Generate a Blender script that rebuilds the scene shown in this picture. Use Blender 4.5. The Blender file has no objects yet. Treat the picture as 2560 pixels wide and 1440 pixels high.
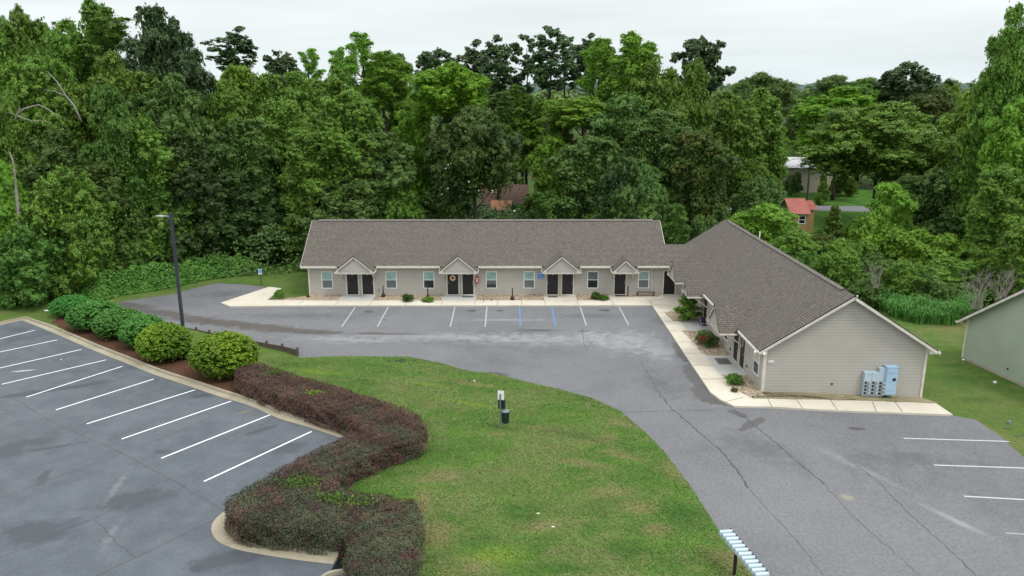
import bpy, bmesh, math, random
import numpy as np
from mathutils import Vector, Matrix
PI = math.pi
rnd = random.Random(7)
SC = bpy.context.scene
COL = SC.collection

# ------------------------------------------------------------------ camera
CH, CF, HY, VX = 17.0, 1930.0, 228.0, 1274.0
TH = math.atan((720 - HY) / CF); YAW = math.atan((1280 - VX) / CF)
cam_d = bpy.data.cameras.new('camera'); cam = bpy.data.objects.new('camera', cam_d); COL.objects.link(cam)
cam.location = (0, 0, CH); cam.rotation_euler = (PI/2 - TH, 0, -YAW)
cam_d.sensor_width = 36; cam_d.lens = 36 * CF / 2560; cam_d.clip_end = 6000; cam_d.clip_start = 0.2
SC.camera = cam
# ------------------------------------------------------------------ sky
SUN_EL, SUN_AZ = math.radians(58), math.radians(128)
w = bpy.data.worlds.new('World'); SC.world = w; w.use_nodes = True
nt = w.node_tree; N = nt.nodes; Lk = nt.links; N.clear()
out = N.new('ShaderNodeOutputWorld'); bg = N.new('ShaderNodeBackground'); bg.inputs[1].default_value = 0.1
Lk.new(bg.outputs[0], out.inputs[0])
st = N.new('ShaderNodeTexSky'); st.sky_type = 'NISHITA'; st.sun_disc = False
st.sun_elevation = SUN_EL; st.sun_rotation = SUN_AZ; st.dust_density = 3
tc = N.new('ShaderNodeTexCoord'); sx = N.new('ShaderNodeSeparateXYZ'); Lk.new(tc.outputs['Generated'], sx.inputs[0])
rp = N.new('ShaderNodeValToRGB'); Lk.new(sx.outputs[2], rp.inputs[0])
cr = rp.color_ramp; cr.elements[0].position = 0.0; cr.elements[0].color = (.84, .925, .95, 1)
cr.elements[1].position = 0.14; cr.elements[1].color = (.95, 1.0, 1.0, 1)
e = cr.elements.new(1.0); e.color = (1, 1, 1, 1)
mp = N.new('ShaderNodeMapping'); mp.inputs['Scale'].default_value = (1.2, 1.2, 14); Lk.new(tc.outputs['Generated'], mp.inputs[0])
cn = N.new('ShaderNodeTexNoise'); cn.inputs['Scale'].default_value = 2.2; cn.inputs['Detail'].default_value = 6; Lk.new(mp.outputs[0], cn.inputs[0])
cm = N.new('ShaderNodeMapRange'); cm.inputs[1].default_value = .3; cm.inputs[2].default_value = .7; cm.inputs[3].default_value = .90; cm.inputs[4].default_value = 1.04
Lk.new(cn.outputs[0], cm.inputs[0])
bz = N.new('ShaderNodeMapRange'); bz.inputs[1].default_value = .12; bz.inputs[2].default_value = .9; bz.inputs[3].default_value = 10.3; bz.inputs[4].default_value = 24
Lk.new(sx.outputs[2], bz.inputs[0])
m1 = N.new('ShaderNodeMath'); m1.operation = 'MULTIPLY'; Lk.new(cm.outputs[0], m1.inputs[0]); Lk.new(bz.outputs[0], m1.inputs[1])
m2 = N.new('ShaderNodeVectorMath'); m2.operation = 'SCALE'; Lk.new(rp.outputs[0], m2.inputs[0]); Lk.new(m1.outputs[0], m2.inputs['Scale'])
mx = N.new('ShaderNodeMix'); mx.data_type = 'RGBA'; mx.inputs[0].default_value = .06
Lk.new(m2.outputs[0], mx.inputs[6]); Lk.new(st.outputs[0], mx.inputs[7]); Lk.new(mx.outputs[2], bg.inputs[0])
# ------------------------------------------------------------------ sun behind the cloud
sd = bpy.data.lights.new('sun', 'SUN'); sd.energy = 1.5; sd.angle = math.radians(14); sd.color = (1, .97, .92)
so = bpy.data.objects.new('sun', sd); COL.objects.link(so)
so.rotation_euler = (PI/2 - SUN_EL, 0, PI - SUN_AZ)
SC.view_settings.view_transform = 'Standard'; SC.view_settings.look = 'None'
SC.view_settings.gamma = 1; SC.view_settings.exposure = 0
SC.cycles.max_bounces = 5; SC.cycles.diffuse_bounces = 3; SC.cycles.glossy_bounces = 2; SC.cycles.transmission_bounces = 3
SC.cycles.transparent_max_bounces = 8; SC.cycles.use_adaptive_sampling = True

# ------------------------------------------------------------------ terrain maths
def hz(x): return -0.042 * min(max(x - 14.6, 0), 14.6)
_F = Vector((math.sin(YAW)*math.cos(TH), math.cos(YAW)*math.cos(TH), -math.sin(TH)))
_R = Vector((math.cos(YAW), -math.sin(YAW), 0)); _U = _R.cross(_F)
def ray(px, py): return _F*CF + _R*(px-1280) - _U*(py-720)
def at(px, py, dz=0.0):
    """survey point: where the sight line of a photo pixel meets the ground (plus dz)"""
    d = ray(px, py); z = dz
    for _ in range(6):
        t = (z - CH) / d.z; p = Vector((0, 0, CH)) + d*t; z = hz(p.x) + dz
    return p
def atY(px, py, Y):
    d = ray(px, py); return Vector((0, 0, CH)) + d*(Y/d.y)
def gxy(px, py, dz=0.0):
    p = at(px, py, dz); return (p.x, p.y)

# ------------------------------------------------------------------ tagging
def tag(o, label=None, cat=None, group=None, kind=None):
    if label: o['label'] = label
    if cat: o['category'] = cat
    if group: o['group'] = group
    if kind: o['kind'] = kind
    return o
def empty(name, loc=(0, 0, 0), rz=0, label=None, cat=None, group=None):
    o = bpy.data.objects.new(name, None); COL.objects.link(o); o.location = loc; o.rotation_euler = (0, 0, rz)
    o.empty_display_size = .3
    return tag(o, label, cat, group)
def copy_tree(o, parent=None):
    c = o.copy(); COL.objects.link(c); c.parent = parent
    for ch in list(o.children): copy_tree(ch, c)
    return c

# ------------------------------------------------------------------ mesh builder
class MB:
    def __init__(s): s.v = []; s.f = []; s.m = []
    def face(s, pts, mi=0):
        b = len(s.v); s.v += [tuple(p) for p in pts]; s.f.append(tuple(range(b, b+len(pts)))); s.m.append(mi); return s
    def hull(s, pts, faces, mi=0):
        b = len(s.v); s.v += [tuple(p) for p in pts]
        for f in faces: s.f.append(tuple(b+i for i in f)); s.m.append(mi)
        return s
    def box(s, a, b, mi=0, T=None):
        x0, y0, z0 = a; x1, y1, z1 = b
        P = [(x0,y0,z0),(x1,y0,z0),(x1,y1,z0),(x0,y1,z0),(x0,y0,z1),(x1,y0,z1),(x1,y1,z1),(x0,y1,z1)]
        if T: P = [T(*p) for p in P]
        return s.hull(P, [(0,3,2,1),(4,5,6,7),(0,1,5,4),(1,2,6,5),(2,3,7,6),(3,0,4,7)], mi)
    def bar(s, a, b, w_, h_, mi=0, up=Vector((0,0,1))):
        a = Vector(a); b = Vector(b); d = (b-a).normalized()
        r = d.cross(up)
        if r.length < 1e-4: r = d.cross(Vector((1,0,0)))
        r.normalize(); u = r.cross(d)
        P = []
        for p in (a, b):
            for sx_, sz_ in ((-1,-1),(1,-1),(1,1),(-1,1)): P.append(p + r*(sx_*w_/2) + u*(sz_*h_/2))
        return s.hull(P, [(0,1,2,3),(7,6,5,4),(0,4,5,1),(1,5,6,2),(2,6,7,3),(3,7,4,0)], mi)
    def tube(s, pts, rad, n=8, mi=0, caps=True):
        pts = [Vector(p) for p in pts]; b0 = len(s.v)
        if not hasattr(rad, '__len__'): rad = [rad]*len(pts)
        for i, p in enumerate(pts):
            d = (pts[min(i+1, len(pts)-1)] - pts[max(i-1, 0)]).normalized()
            r = d.cross(Vector((0,0,1)))
            if r.length < .05: r = d.cross(Vector((0,1,0)))
            r.normalize(); u = d.cross(r)
            for k in range(n):
                a = 2*PI*k/n; s.v.append(tuple(p + (r*math.cos(a) + u*math.sin(a))*rad[i]))
        for i in range(len(pts)-1):
            for k in range(n):
                k2 = (k+1) % n
                s.f.append((b0+i*n+k, b0+i*n+k2, b0+(i+1)*n+k2, b0+(i+1)*n+k)); s.m.append(mi)
        if caps:
            s.f.append(tuple(b0+k for k in range(n))[::-1]); s.m.append(mi)
            e_ = b0+(len(pts)-1)*n; s.f.append(tuple(e_+k for k in range(n))); s.m.append(mi)
        return s
    def build(s, name, mats, parent=None, smooth=False, bev=0):
        me = bpy.data.meshes.new(name); me.from_pydata(s.v, [], s.f)
        if not isinstance(mats, (list, tuple)): mats = [mats]
        for m_ in mats: me.materials.append(m_)
        me.polygons.foreach_set('material_index', s.m)
        if smooth: me.polygons.foreach_set('use_smooth', [True]*len(s.f))
        uv = me.uv_layers.new(name='UVMap'); Z = Vector((0,0,1))
        for p in me.polygons:
            n = p.normal
            if abs(n.z) > .995: t = Vector((1,0,0))
            else: t = Z.cross(n).normalized()
            v_ = n.cross(t)
            for li in p.loop_indices:
                co = me.vertices[me.loops[li].vertex_index].co
                uv.data[li].uv = (co.dot(t), co.dot(v_))
        me.update()
        o = bpy.data.objects.new(name, me); COL.objects.link(o); o.parent = parent
        if bev:
            bm_ = o.modifiers.new('bevel', 'BEVEL'); bm_.width = bev; bm_.segments = 2; bm_.limit_method = 'ANGLE'
        return o

def pieces(name, mats, parent, boxes, fn, **kw):
    for bx_ in boxes:
        m_ = MB(); fn(m_, bx_); m_.build(name, mats, parent, **kw)

def sheet(name, pts, mats, z=0.0, thick=0.0, parent=None, side=0, cuts=(14.6, 29.2), wob=0.0, grid=None):
    """flat polygon following the ground; optional slab thickness (top at z)"""
    bm = bmesh.new()
    if wob:
        q = []
        for i, a in enumerate(pts):
            b = pts[(i+1) % len(pts)]; L = math.hypot(b[0]-a[0], b[1]-a[1]); k = max(1, int(L/.5))
            for j in range(k):
                t = j/k; e_ = wob if 0 < j else 0
                q.append((a[0]+(b[0]-a[0])*t + rnd.uniform(-e_, e_), a[1]+(b[1]-a[1])*t + rnd.uniform(-e_, e_)))
        pts = q
    vs = [bm.verts.new((p[0], p[1], 0)) for p in pts]
    f = bm.faces.new(vs); f.normal_update()
    if f.normal.z < 0: f.normal_flip()
    bmesh.ops.triangulate(bm, faces=bm.faces[:])
    for c in cuts:
        bmesh.ops.bisect_plane(bm, geom=bm.verts[:]+bm.edges[:]+bm.faces[:], plane_co=(c,0,0), plane_no=(1,0,0), dist=1e-4)
    if thick:
        r = bmesh.ops.extrude_face_region(bm, geom=bm.faces[:])
        for g in r['geom']:
            if isinstance(g, bmesh.types.BMVert): g.co.z += thick
        for v in bm.verts: v.co.z -= thick
    for v in bm.verts: v.co.z += z + hz(v.co.x)
    bmesh.ops.recalc_face_normals(bm, faces=bm.faces[:])
    me = bpy.data.meshes.new(name); bm.to_mesh(me); bm.free()
    for m_ in (mats if isinstance(mats, (list, tuple)) else [mats]): me.materials.append(m_)
    o = bpy.data.objects.new(name, me); COL.objects.link(o); o.parent = parent
    return o

# ------------------------------------------------------------------ materials
class NT:
    def __init__(s, name):
        s.mat = bpy.data.materials.new(name); s.mat.use_nodes = True; s.t = s.mat.node_tree; s.n = s.t.nodes; s.n.clear()
        s.out = s.n.new('ShaderNodeOutputMaterial')
        s.pos = s.n.new('ShaderNodeNewGeometry').outputs['Position']
    def val(s, i, v):
        if hasattr(v, 'is_linked') or isinstance(v, bpy.types.NodeSocket): s.t.links.new(v, i)
        else: i.default_value = v
    def noise(s, scale, detail=4, vec=None, rough=.5, dist=0):
        n = s.n.new('ShaderNodeTexNoise'); n.inputs['Scale'].default_value = scale; n.inputs['Detail'].default_value = detail
        n.inputs['Roughness'].default_value = rough; n.inputs['Distortion'].default_value = dist
        s.t.links.new(vec or s.pos, n.inputs['Vector']); return n.outputs[0]
    def map(s, v, a, b, c=0., d=1.):
        n = s.n.new('ShaderNodeMapRange'); s.val(n.inputs[0], v)
        for i, x in enumerate((a, b, c, d)): n.inputs[i+1].default_value = x
        return n.outputs[0]
    def math(s, op, a, b=0., clamp=False):
        n = s.n.new('ShaderNodeMath'); n.operation = op; n.use_clamp = clamp; s.val(n.inputs[0], a); s.val(n.inputs[1], b); return n.outputs[0]
    def mix(s, f, a, b, mode='MIX'):
        n = s.n.new('ShaderNodeMix'); n.data_type = 'RGBA'; n.blend_type = mode
        s.val(n.inputs[0], f)
        for i, c in ((6, a), (7, b)):
            s.val(n.inputs[i], (*c, 1) if isinstance(c, tuple) else c)
        return n.outputs[2]
    def scalevec(s, sc, rot=0):
        n = s.n.new('ShaderNodeMapping'); n.inputs['Scale'].default_value = sc; n.inputs['Rotation'].default_value = (0, 0, rot)
        s.t.links.new(s.pos, n.inputs[0]); return n.outputs[0]
    def spot(s, x, y, rx, ry, ang=0, edge=.35, wob=.8, wscale=1.5):
        """0..1 mask of a stain at a place on the ground, ragged edge"""
        n = s.n.new('ShaderNodeMapping'); n.vector_type = 'TEXTURE'
        n.inputs['Location'].default_value = (x, y, 0); n.inputs['Rotation'].default_value = (0, 0, ang); n.inputs['Scale'].default_value = (rx, ry, 1e4)
        s.t.links.new(s.pos, n.inputs[0])
        l = s.n.new('ShaderNodeVectorMath'); l.operation = 'LENGTH'; s.t.links.new(n.outputs[0], l.inputs[0])
        if not hasattr(s, '_wn'): s._wn = {}
        if wscale not in s._wn: s._wn[wscale] = s.noise(wscale, 5, rough=.6)
        nn = s.math('MULTIPLY', s.math('SUBTRACT', s._wn[wscale], .5), wob*2)
        return s.map(s.math('ADD', l.outputs['Value'], nn), 1.0, 1.0-edge)
    def bsdf(s, col, rough=.8, spec=.3, bump=None, bstr=.3, bdist=.02, metal=0., transl=0.):
        p = s.n.new('ShaderNodeBsdfPrincipled'); s.val(p.inputs['Base Color'], (*col, 1) if isinstance(col, tuple) else col)
        s.val(p.inputs['Roughness'], rough); s.val(p.inputs['Specular IOR Level'], spec); p.inputs['Metallic'].default_value = metal
        if bump is not None:
            b = s.n.new('ShaderNodeBump'); b.inputs['Strength'].default_value = bstr; b.inputs['Distance'].default_value = bdist
            s.t.links.new(bump, b.inputs['Height']); s.t.links.new(b.outputs[0], p.inputs['Normal'])
        o = p.outputs[0]
        if transl:
            tr = s.n.new('ShaderNodeBsdfTranslucent'); s.val(tr.inputs[0], (*col, 1) if isinstance(col, tuple) else col)
            m_ = s.n.new('ShaderNodeMixShader'); m_.inputs[0].default_value = transl
            s.t.links.new(o, m_.inputs[1]); s.t.links.new(tr.outputs[0], m_.inputs[2]); o = m_.outputs[0]
        s.t.links.new(o, s.out.inputs[0]); return s.mat

def plain(name, col, rough=.6, spec=.4, metal=0., var=.12, sc=3.):
    s = NT(name); n = s.noise(sc, 5)
    c = s.mix(s.map(n, .3, .7), tuple(x*(1-var) for x in col), tuple(min(1, x*(1+var)) for x in col))
    return s.bsdf(c, rough, spec, metal=metal)
M = {}
M['trim'] = plain('cream_trim_paint', (.56, .53, .47), .55)
M['white'] = plain('white_vinyl', (.74, .75, .74), .45)
M['door'] = plain('black_door_paint', (.010, .011, .012), .42, .4)
M['metal'] = plain('brushed_metal', (.55, .54, .5), .35, metal=.8)
M['black'] = plain('black_plastic', (.012, .012, .013), .5)
M['gap'] = plain('lap_shadow_strip', (.17, .165, .155), .9)  # dark strip painted along each lap foot in place of its shadow line
M['pole'] = plain('dark_bronze_pole', (.030, .036, .050), .5)
M['lampgrey'] = plain('pale_grey_casting', (.30, .31, .31), .5)
M['cabinet'] = plain('pale_blue_grey_steel', (.29, .42, .55), .5, var=.06)
M['cabinet2'] = plain('pale_grey_steel', (.36, .45, .52), .5, var=.06)
M['mail'] = plain('pale_grey_galvanised', (.36, .45, .50), .42, .5, var=.05)
M['flagdark'] = plain('dark_flag', (.02, .02, .022), .6)
M['red'] = plain('red_cabinet', (.30, .012, .018), .45)
M['redw'] = plain('white_red_mark', (.75, .6, .58), .5)
M['signblue'] = plain('sign_blue', (.02, .19, .55), .5)
M['signwhite'] = plain('sign_white', (.75, .78, .78), .5)
M['dkgreen'] = plain('dark_green_plastic', (.006, .022, .022), .5)
M['ltgreen'] = plain('grey_green_lid', (.13, .2, .19), .5)
M['galv'] = plain('grey_galvanised_post', (.16, .19, .21), .5, metal=.3)
M['mat'] = plain('grey_doormat', (.10, .10, .085), .95)
M['matblk'] = plain('black_doormat', (.03, .03, .04), .95)
M['petal'] = plain('cream_straw', (.70, .52, .30), .8)
M['wcore'] = plain('dark_brown_centre', (.055, .018, .012), .8)
M['bluechair'] = plain('navy_fabric', (.018, .025, .07), .7)
M['iron'] = plain('cast_iron', (.018, .02, .025), .5, metal=.4)
M['timber'] = NT('weathered_timber')
_s = M['timber']; n_ = _s.noise(1.5, 6, _s.scalevec((1, 1, 9)), .7)
M['timber'] = _s.bsdf(_s.mix(_s.map(n_, .3, .7), (.055, .045, .035), (.15, .13, .105)), .9, .2, n_, .6)
M['post_wood'] = plain('dark_creosote_post', (.02, .015, .012), .9)

def siding_mat(name, c):
    s = NT(name); n = s.noise(.6, 5); g = s.noise(9, 4, s.scalevec((1, 1, 8)))
    col = s.mix(s.map(n, .3, .7), tuple(x*.93 for x in c), tuple(x*1.05 for x in c))
    col = s.mix(s.map(g, .35, .7, 0, .16), col, tuple(x*.7 for x in c))
    return s.bsdf(col, .65, .25, g, .15, .01)
M['siding'] = siding_mat('greige_lap_siding', (.388, .371, .336))
M['siding_green'] = siding_mat('sage_lap_siding', (.33, .385, .30))
M['siding_blue'] = siding_mat('blue_grey_siding', (.25, .30, .33))
M['siding_tan'] = siding_mat('tan_siding', (.42, .38, .30))
M['siding_white'] = siding_mat('white_siding', (.55, .58, .58))
M['ochre'] = siding_mat('ochre_wall', (.34, .24, .11))

def shingle_mat(name, c1, c2, dark, rw=.32, rh=.145):
    s = NT(name); uv = s.n.new('ShaderNodeUVMap').outputs[0]
    b = s.n.new('ShaderNodeTexBrick'); s.t.links.new(uv, b.inputs['Vector'])
    b.inputs['Color1'].default_value = (*c1, 1); b.inputs['Color2'].default_value = (*c2, 1); b.inputs['Mortar'].default_value = (*dark, 1)
    b.inputs['Scale'].default_value = 1; b.inputs['Mortar Size'].default_value = .028; b.inputs['Mortar Smooth'].default_value = .3
    b.inputs['Bias'].default_value = 0; b.inputs['Brick Width'].default_value = rw; b.inputs['Row Height'].default_value = rh
    b2 = s.n.new('ShaderNodeTexBrick'); s.t.links.new(uv, b2.inputs['Vector'])
    b2.inputs['Color1'].default_value = (.6, .6, .6, 1); b2.inputs['Color2'].default_value = (1.3, 1.25, 1.2, 1); b2.inputs['Mortar'].default_value = (.8, .8, .8, 1)
    b2.inputs['Scale'].default_value = 1; b2.inputs['Mortar Size'].default_value = 0; b2.inputs['Brick Width'].default_value = rw*.47; b2.inputs['Row Height'].default_value = rh
    c = s.mix(.75, b.outputs[0], b2.outputs[0], 'MULTIPLY')
    n = s.noise(.35, 5); c = s.mix(s.map(n, .35, .65, 0, .35), c, tuple(x*.8 for x in c2))
    n2 = s.noise(38, 2); c = s.mix(s.map(n2, .3, .7, 0, .35), c, tuple(min(1, x*1.4) for x in c1))
    return s.bsdf(c, .92, .15, b.outputs['Fac'], -.5, .02)
M['shingle'] = shingle_mat('taupe_shingles', (.142, .127, .112), (.103, .094, .085), (.030, .028, .028))
M['shingle_brown'] = shingle_mat('brown_shingles', (.13, .085, .065), (.10, .065, .05), (.04, .03, .025))
M['ridgecap'] = plain('ridge_cap_shingle', (.145, .132, .12), .9, .15, var=.2, sc=5)
M['ventdark'] = plain('vent_slot_dark', (.012, .012, .012), .8)
def metal_roof(name, c, freq=2.2):
    s = NT(name); uv = s.n.new('ShaderNodeUVMap').outputs[0]
    wv = s.n.new('ShaderNodeTexWave'); wv.inputs['Scale'].default_value = freq; s.t.links.new(uv, wv.inputs[0])
    n = s.noise(.8, 5)
    c_ = s.mix(s.map(n, .35, .7), c, tuple(x*.75 for x in c))
    return s.bsdf(c_, .5, .4, wv.outputs[1], .6, .03)
M['roof_red'] = metal_roof('red_metal_roof', (.36, .105, .085))
M['roof_white'] = metal_roof('white_metal_roof', (.50, .50, .52), 1)
M['roof_rust'] = metal_roof('rusty_metal_roof', (.34, .15, .07))
def glass(name, c, r=.12):
    s = NT(name); n = s.noise(2.5, 3)
    return s.bsdf(s.mix(s.map(n, .3, .7), tuple(x*.8 for x in c), tuple(x*1.15 for x in c)), r, .6)
M['glass_dk'] = glass('dark_glass', (.018, .020, .024)); M['glass_gr'] = glass('grey_blind_glass', (.10, .12, .125))
M['glass_aqua'] = glass('aqua_blind_glass', (.24, .38, .36), .25); M['glass_pale'] = glass('pale_blind', (.40, .39, .34), .4)

# ---- ground materials
def asphalt_mat():
    s = NT('old_grey_asphalt')
    big = s.noise(.11, 4, dist=.6); mid = s.noise(.5, 6, rough=.6); fine = s.noise(18, 3, rough=.8); grit = s.noise(60, 2, rough=.9)
    c = s.mix(s.map(big, .3, .7), (.083, .087, .094), (.146, .150, .157))
    c = s.mix(s.map(mid, .4, .72, 0, .5), c, (.175, .18, .188))
    c = s.mix(s.map(fine, .35, .65, .5, 0), c, (.085, .088, .098))
    c = s.mix(s.map(grit, .45, .7, 0, .45), c, (.25, .25, .26)); g3 = s.noise(7, 4, rough=.9); c = s.mix(s.map(g3, .50, .36, 0, .42), c, (.066, .071, .082)); c = s.mix(s.map(g3, .50, .64, 0, .34), c, (.21, .216, .226))
    def stain(c, px, py, rx, ry, ang, col, k=.85, **kw):
        x, y = gxy(px, py); m = s.spot(x, y, rx, ry, ang, **kw); return s.mix(s.math('MULTIPLY', m, k), c, col)
    dk = (.055, .052, .052)
    # pale scuffed band in front of the parking row
    for (px, py, rx, ry, a) in ((1120,842,9,1.1,0),(1350,850,7,1.6,0),(850,850,5,1.0,-.1),(1590,850,2.0,3.0,.2),(1480,840,1.4,1.8,0),(1650,880,1.6,2.2,0),(1260,800,4.5,.35,0),(1540,860,1.8,2.6,.3)):
        c = stain(c, px, py, rx, ry, a, (.25, .26, .265), .55, edge=.9, wob=1.2)
    # loam and silt washed along the low edge, oil marks in the bays
    for (px, py, rx, ry, a) in ((330,765,2.6,1.0,-.35),(400,782,3.4,.95,-.32),(480,798,3.6,1.0,-.28),(560,808,3.6,1.0,-.2),(650,818,3.8,.95,-.16),(740,828,3.6,.75,-.1),(800,832,2.2,.5,-.05),(980,835,3.4,.22,0),(920,833,1.5,.25,0)):
        c = stain(c, px, py, rx, ry, a, (.075, .068, .062), .85, edge=.5, wob=.7)
    for (px, py, rx, ry, a) in ((922,779,.55,.5,0),(1180,777,.55,.42,0),(1250,777,.4,.35,0),(1512,776,.65,.4,0),(1345,826,2.0,.28,0),(1460,828,.7,.2,0),(1240,936,1.1,.55,-.3),(2140,1072,.55,.3,0),(960,800,.4,.15,0)):
        c = stain(c, px, py, rx, ry, a, dk, .85, edge=.6, wob=.6, wscale=3)
    # damp strip along the right-hand walk
    for (px, py, rx, ry, a) in ((1700,880,.35,2.4,0),(1735,940,.55,2.2,0),(1765,985,.8,1.6,.1),(1800,1005,1.4,.5,-.4),(1880,1060,.35,1.3,-.85),(1845,1035,.3,.8,.6)):
        c = stain(c, px, py, rx, ry, a, (.078, .076, .076), .85, edge=.18, wob=.75, wscale=2.2)
    for (px, py, rx, ry, a) in ((1690,800,2.2,2.6,0),(1480,790,4.5,1.0,0),(760,790,6.0,1.1,0),(560,735,3.2,1.6,0),(1900,1120,1.6,3.2,.6),(1650,960,1.4,3.0,.2),(2300,1150,3.5,1.0,0),(1350,980,2.4,.8,0)):
        c = stain(c, px, py, rx, ry, a, (.070, .074, .082), .55, edge=.95, wob=1.3)
    c = stain(c, 2118, 1243, .35, .35, 0, (.25, .22, .17), .7, edge=.6, wob=.4)
    c = stain(c, 2385, 1300, .3, 1.7, .55, (.28, .28, .27), .6, edge=.9, wob=.5)
    c = stain(c, 2150, 1170, .4, 3.4, .55, (.25, .25, .25), .35, edge=.9, wob=.5)
    r = s.map(big, .3, .7, .75, .92)
    h = s.math('ADD', fine, s.math('MULTIPLY', grit, .6))
    return s.bsdf(c, r, .25, h, .35, .012)
def sealed_mat():
    s = NT('sealed_blue_grey_asphalt')
    big = s.noise(.16, 5, dist=1.2); mid = s.noise(.8, 6, s.scalevec((1, 1, 1), .6), .65); fine = s.noise(26, 3, rough=.8)
    c = s.mix(s.map(big, .32, .68), (.046, .057, .072), (.096, .111, .128))
    c = s.mix(s.map(mid, .42, .75, 0, .6), c, (.135, .152, .170))
    c = s.mix(s.map(mid, .45, .25, 0, .5), c, (.055, .064, .080)); g3 = s.noise(9, 4, rough=.9); c = s.mix(s.map(g3, .50, .36, 0, .5), c, (.045, .053, .067)); c = s.mix(s.map(g3, .50, .66, 0, .4), c, (.13, .146, .166))
    c = s.mix(s.map(fine, .35, .7, .35, 0), c, (.07, .08, .09))
    def stain(c, px, py, rx, ry, ang, col, k=.8, **kw):
        x, y = gxy(px, py); m = s.spot(x, y, rx, ry, ang, **kw); return s.mix(s.math('MULTIPLY', m, k), c, col)
    for (px, py, rx, ry, a) in ((180,968,2.6,.45,.5),(60,985,1.6,.5,.5),(60,1110,1.6,.7,.3),(20,1130,1.2,.8,0),(110,1190,.3,.9,.3),(200,850,1.5,.4,.2),(655,1075,1.1,.35,.7),(500,990,.8,.35,.3),(490,1420,.35,.3,0),(400,1130,.5,.3,0),(125,1120,1.7,.25,.4),(560,1400,1.6,.8,.3),(720,1120,1.2,.8,.5),(330,1250,2.2,1.0,.4),(90,1330,2.0,1.2,0)):
        c = stain(c, px, py, rx, ry, a, (.045, .050, .062), .8, edge=.5, wob=.8)
    c = stain(c, 60, 927, .85, .14, .3, (.45, .47, .5), .8, edge=.5, wob=.5, wscale=3)
    c = stain(c, 612, 1030, .9, .12, .7, (.22, .15, .075), .7, edge=.8, wob=.4, wscale=3)
    for (px, py, ry) in ((290,1220,2.0),(275,1340,1.2)):
        c = stain(c, px, py, .22, ry, .12, (.19, .205, .22), .4, edge=.95, wob=1.6, wscale=3)
    r = s.map(big, .3, .7, .5, .8)
    return s.bsdf(c, r, .35, fine, .2, .01)
def lawn_mat(nm='patchy_lawn', k=1.):
    s = NT(nm)
    sv = s.scalevec((.55, 1.5, 1), .38)
    b1 = s.noise(.23, 6, dist=.5, rough=.6); b2 = s.noise(.45, 7, sv, rough=.68, dist=.3); b3 = s.noise(1.3, 7, rough=.75); f1 = s.noise(7, 5, rough=.85); f2 = s.noise(24, 3, rough=.85)
    c = s.mix(s.map(b2, .34, .66), (.040, .100, .016), (.090, .180, .028))
    c = s.mix(s.map(b1, .46, .62, 0, .7), c, (.150, .160, .062))
    c = s.mix(s.map(s.noise(.5, 4, s.scalevec((.18, 2.2, 1), .38), .5), .42, .6, 0, .35), c, (.075, .165, .022))
    c = s.mix(s.map(b3, .50, .68, 0, .6), c, (.19, .170, .080))
    def stain(c, px, py, rx, ry, ang, col, k=.6, **kw):
        x, y = gxy(px, py); m = s.spot(x, y, rx, ry, ang, edge=.8, wob=.8, **kw); return s.mix(s.math('MULTIPLY', m, k), c, col)
    for (px, py, rx, ry, a) in ((1355,1315,1.3,.45,.1),(1640,1325,.7,.5,.3),(1520,1230,.9,.5,0),(1250,1085,.7,.35,0),(1180,1420,1.2,.8,0),(1460,1160,1.6,.4,-.4),(1100,1190,1.6,.6,.2),(1560,1140,1.2,.35,-.5),(1400,1080,2.0,.25,-.35),(1090,1330,.7,1.2,0),(1180,960,1.6,.3,-.4),(1600,1270,.8,.6,0),(1500,1100,1.2,.5,.2),(1840,1400,1.2,1.0,0),(1560,1060,1.2,.4,-.6),(1690,1180,.6,1.2,.5),(2390,820,2.2,1.2,0),(2450,1080,1.2,2.2,.3),(1060,1250,.5,1.5,0)):
        c = stain(c, px, py, rx*1.35, ry*1.35, a, (.21, .165, .08), .6)
    for (px, py, rx, ry, a) in ((1180,1010,4.0,.28,-.38),(1060,960,2.5,.3,-.35),(1250,1390,1.6,.8,0),(800,930,2.5,.5,-.3)):
        c = stain(c, px, py, rx, ry, a, (.15, .24, .02), .6)
    for (px, py, rx, ry, a) in ((1300,1290,1.0,1.2,0),(1350,940,3.5,.6,-.35),(1450,1090,3.2,.5,-.4),(1560,1370,1.2,.8,0),(1400,1420,2.0,.5,0),(1700,1280,.8,1.8,.3),(2390,950,1.6,1.4,.2),(2440,1000,1.8,.8,.2)):
        c = stain(c, px, py, rx, ry, a, (.018, .085, .010), .6)
    g_ = 1. if k == 1. else .35
    c = s.mix(s.map(f1, .54, .42, 0, .6*g_), c, (.030, .060, .012))
    c = s.mix(s.map(f2, .48, .60, 0, .55*g_), c, (.16, .21, .065))
    h = s.math('ADD', s.math('MULTIPLY', f1, 1.5), f2)
    if k != 1.: c = s.mix(1., c, (k, k, k*1.05), 'MULTIPLY'); return s.bsdf(c, .8, .2)
    return s.bsdf(c, .95, .1, h, .8, .06)
def mulch_mat():
    s = NT('pine_straw_mulch'); f = s.noise(14, 5, rough=.8); g = s.noise(.8, 4)
    c = s.mix(s.map(f, .35, .65), (.028, .014, .010), (.135, .065, .038)); c = s.mix(s.map(g, .4, .7, 0, .4), c, (.075, .055, .035))
    return s.bsdf(c, .95, .1, f, .8, .05)
def concrete_mat(name, a, b, dirt):
    s = NT(name); n = s.noise(.45, 6, rough=.6); f = s.noise(22, 3, rough=.8); d = s.noise(1.6, 6, rough=.7)
    c = s.mix(s.map(n, .3, .7), a, b); c = s.mix(s.map(d, .52, .8, 0, .6), c, dirt); c = s.mix(s.map(f, .5, .75, 0, .18), c, dirt)
    return s.bsdf(c, .85, .2, f, .15, .01)
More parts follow.
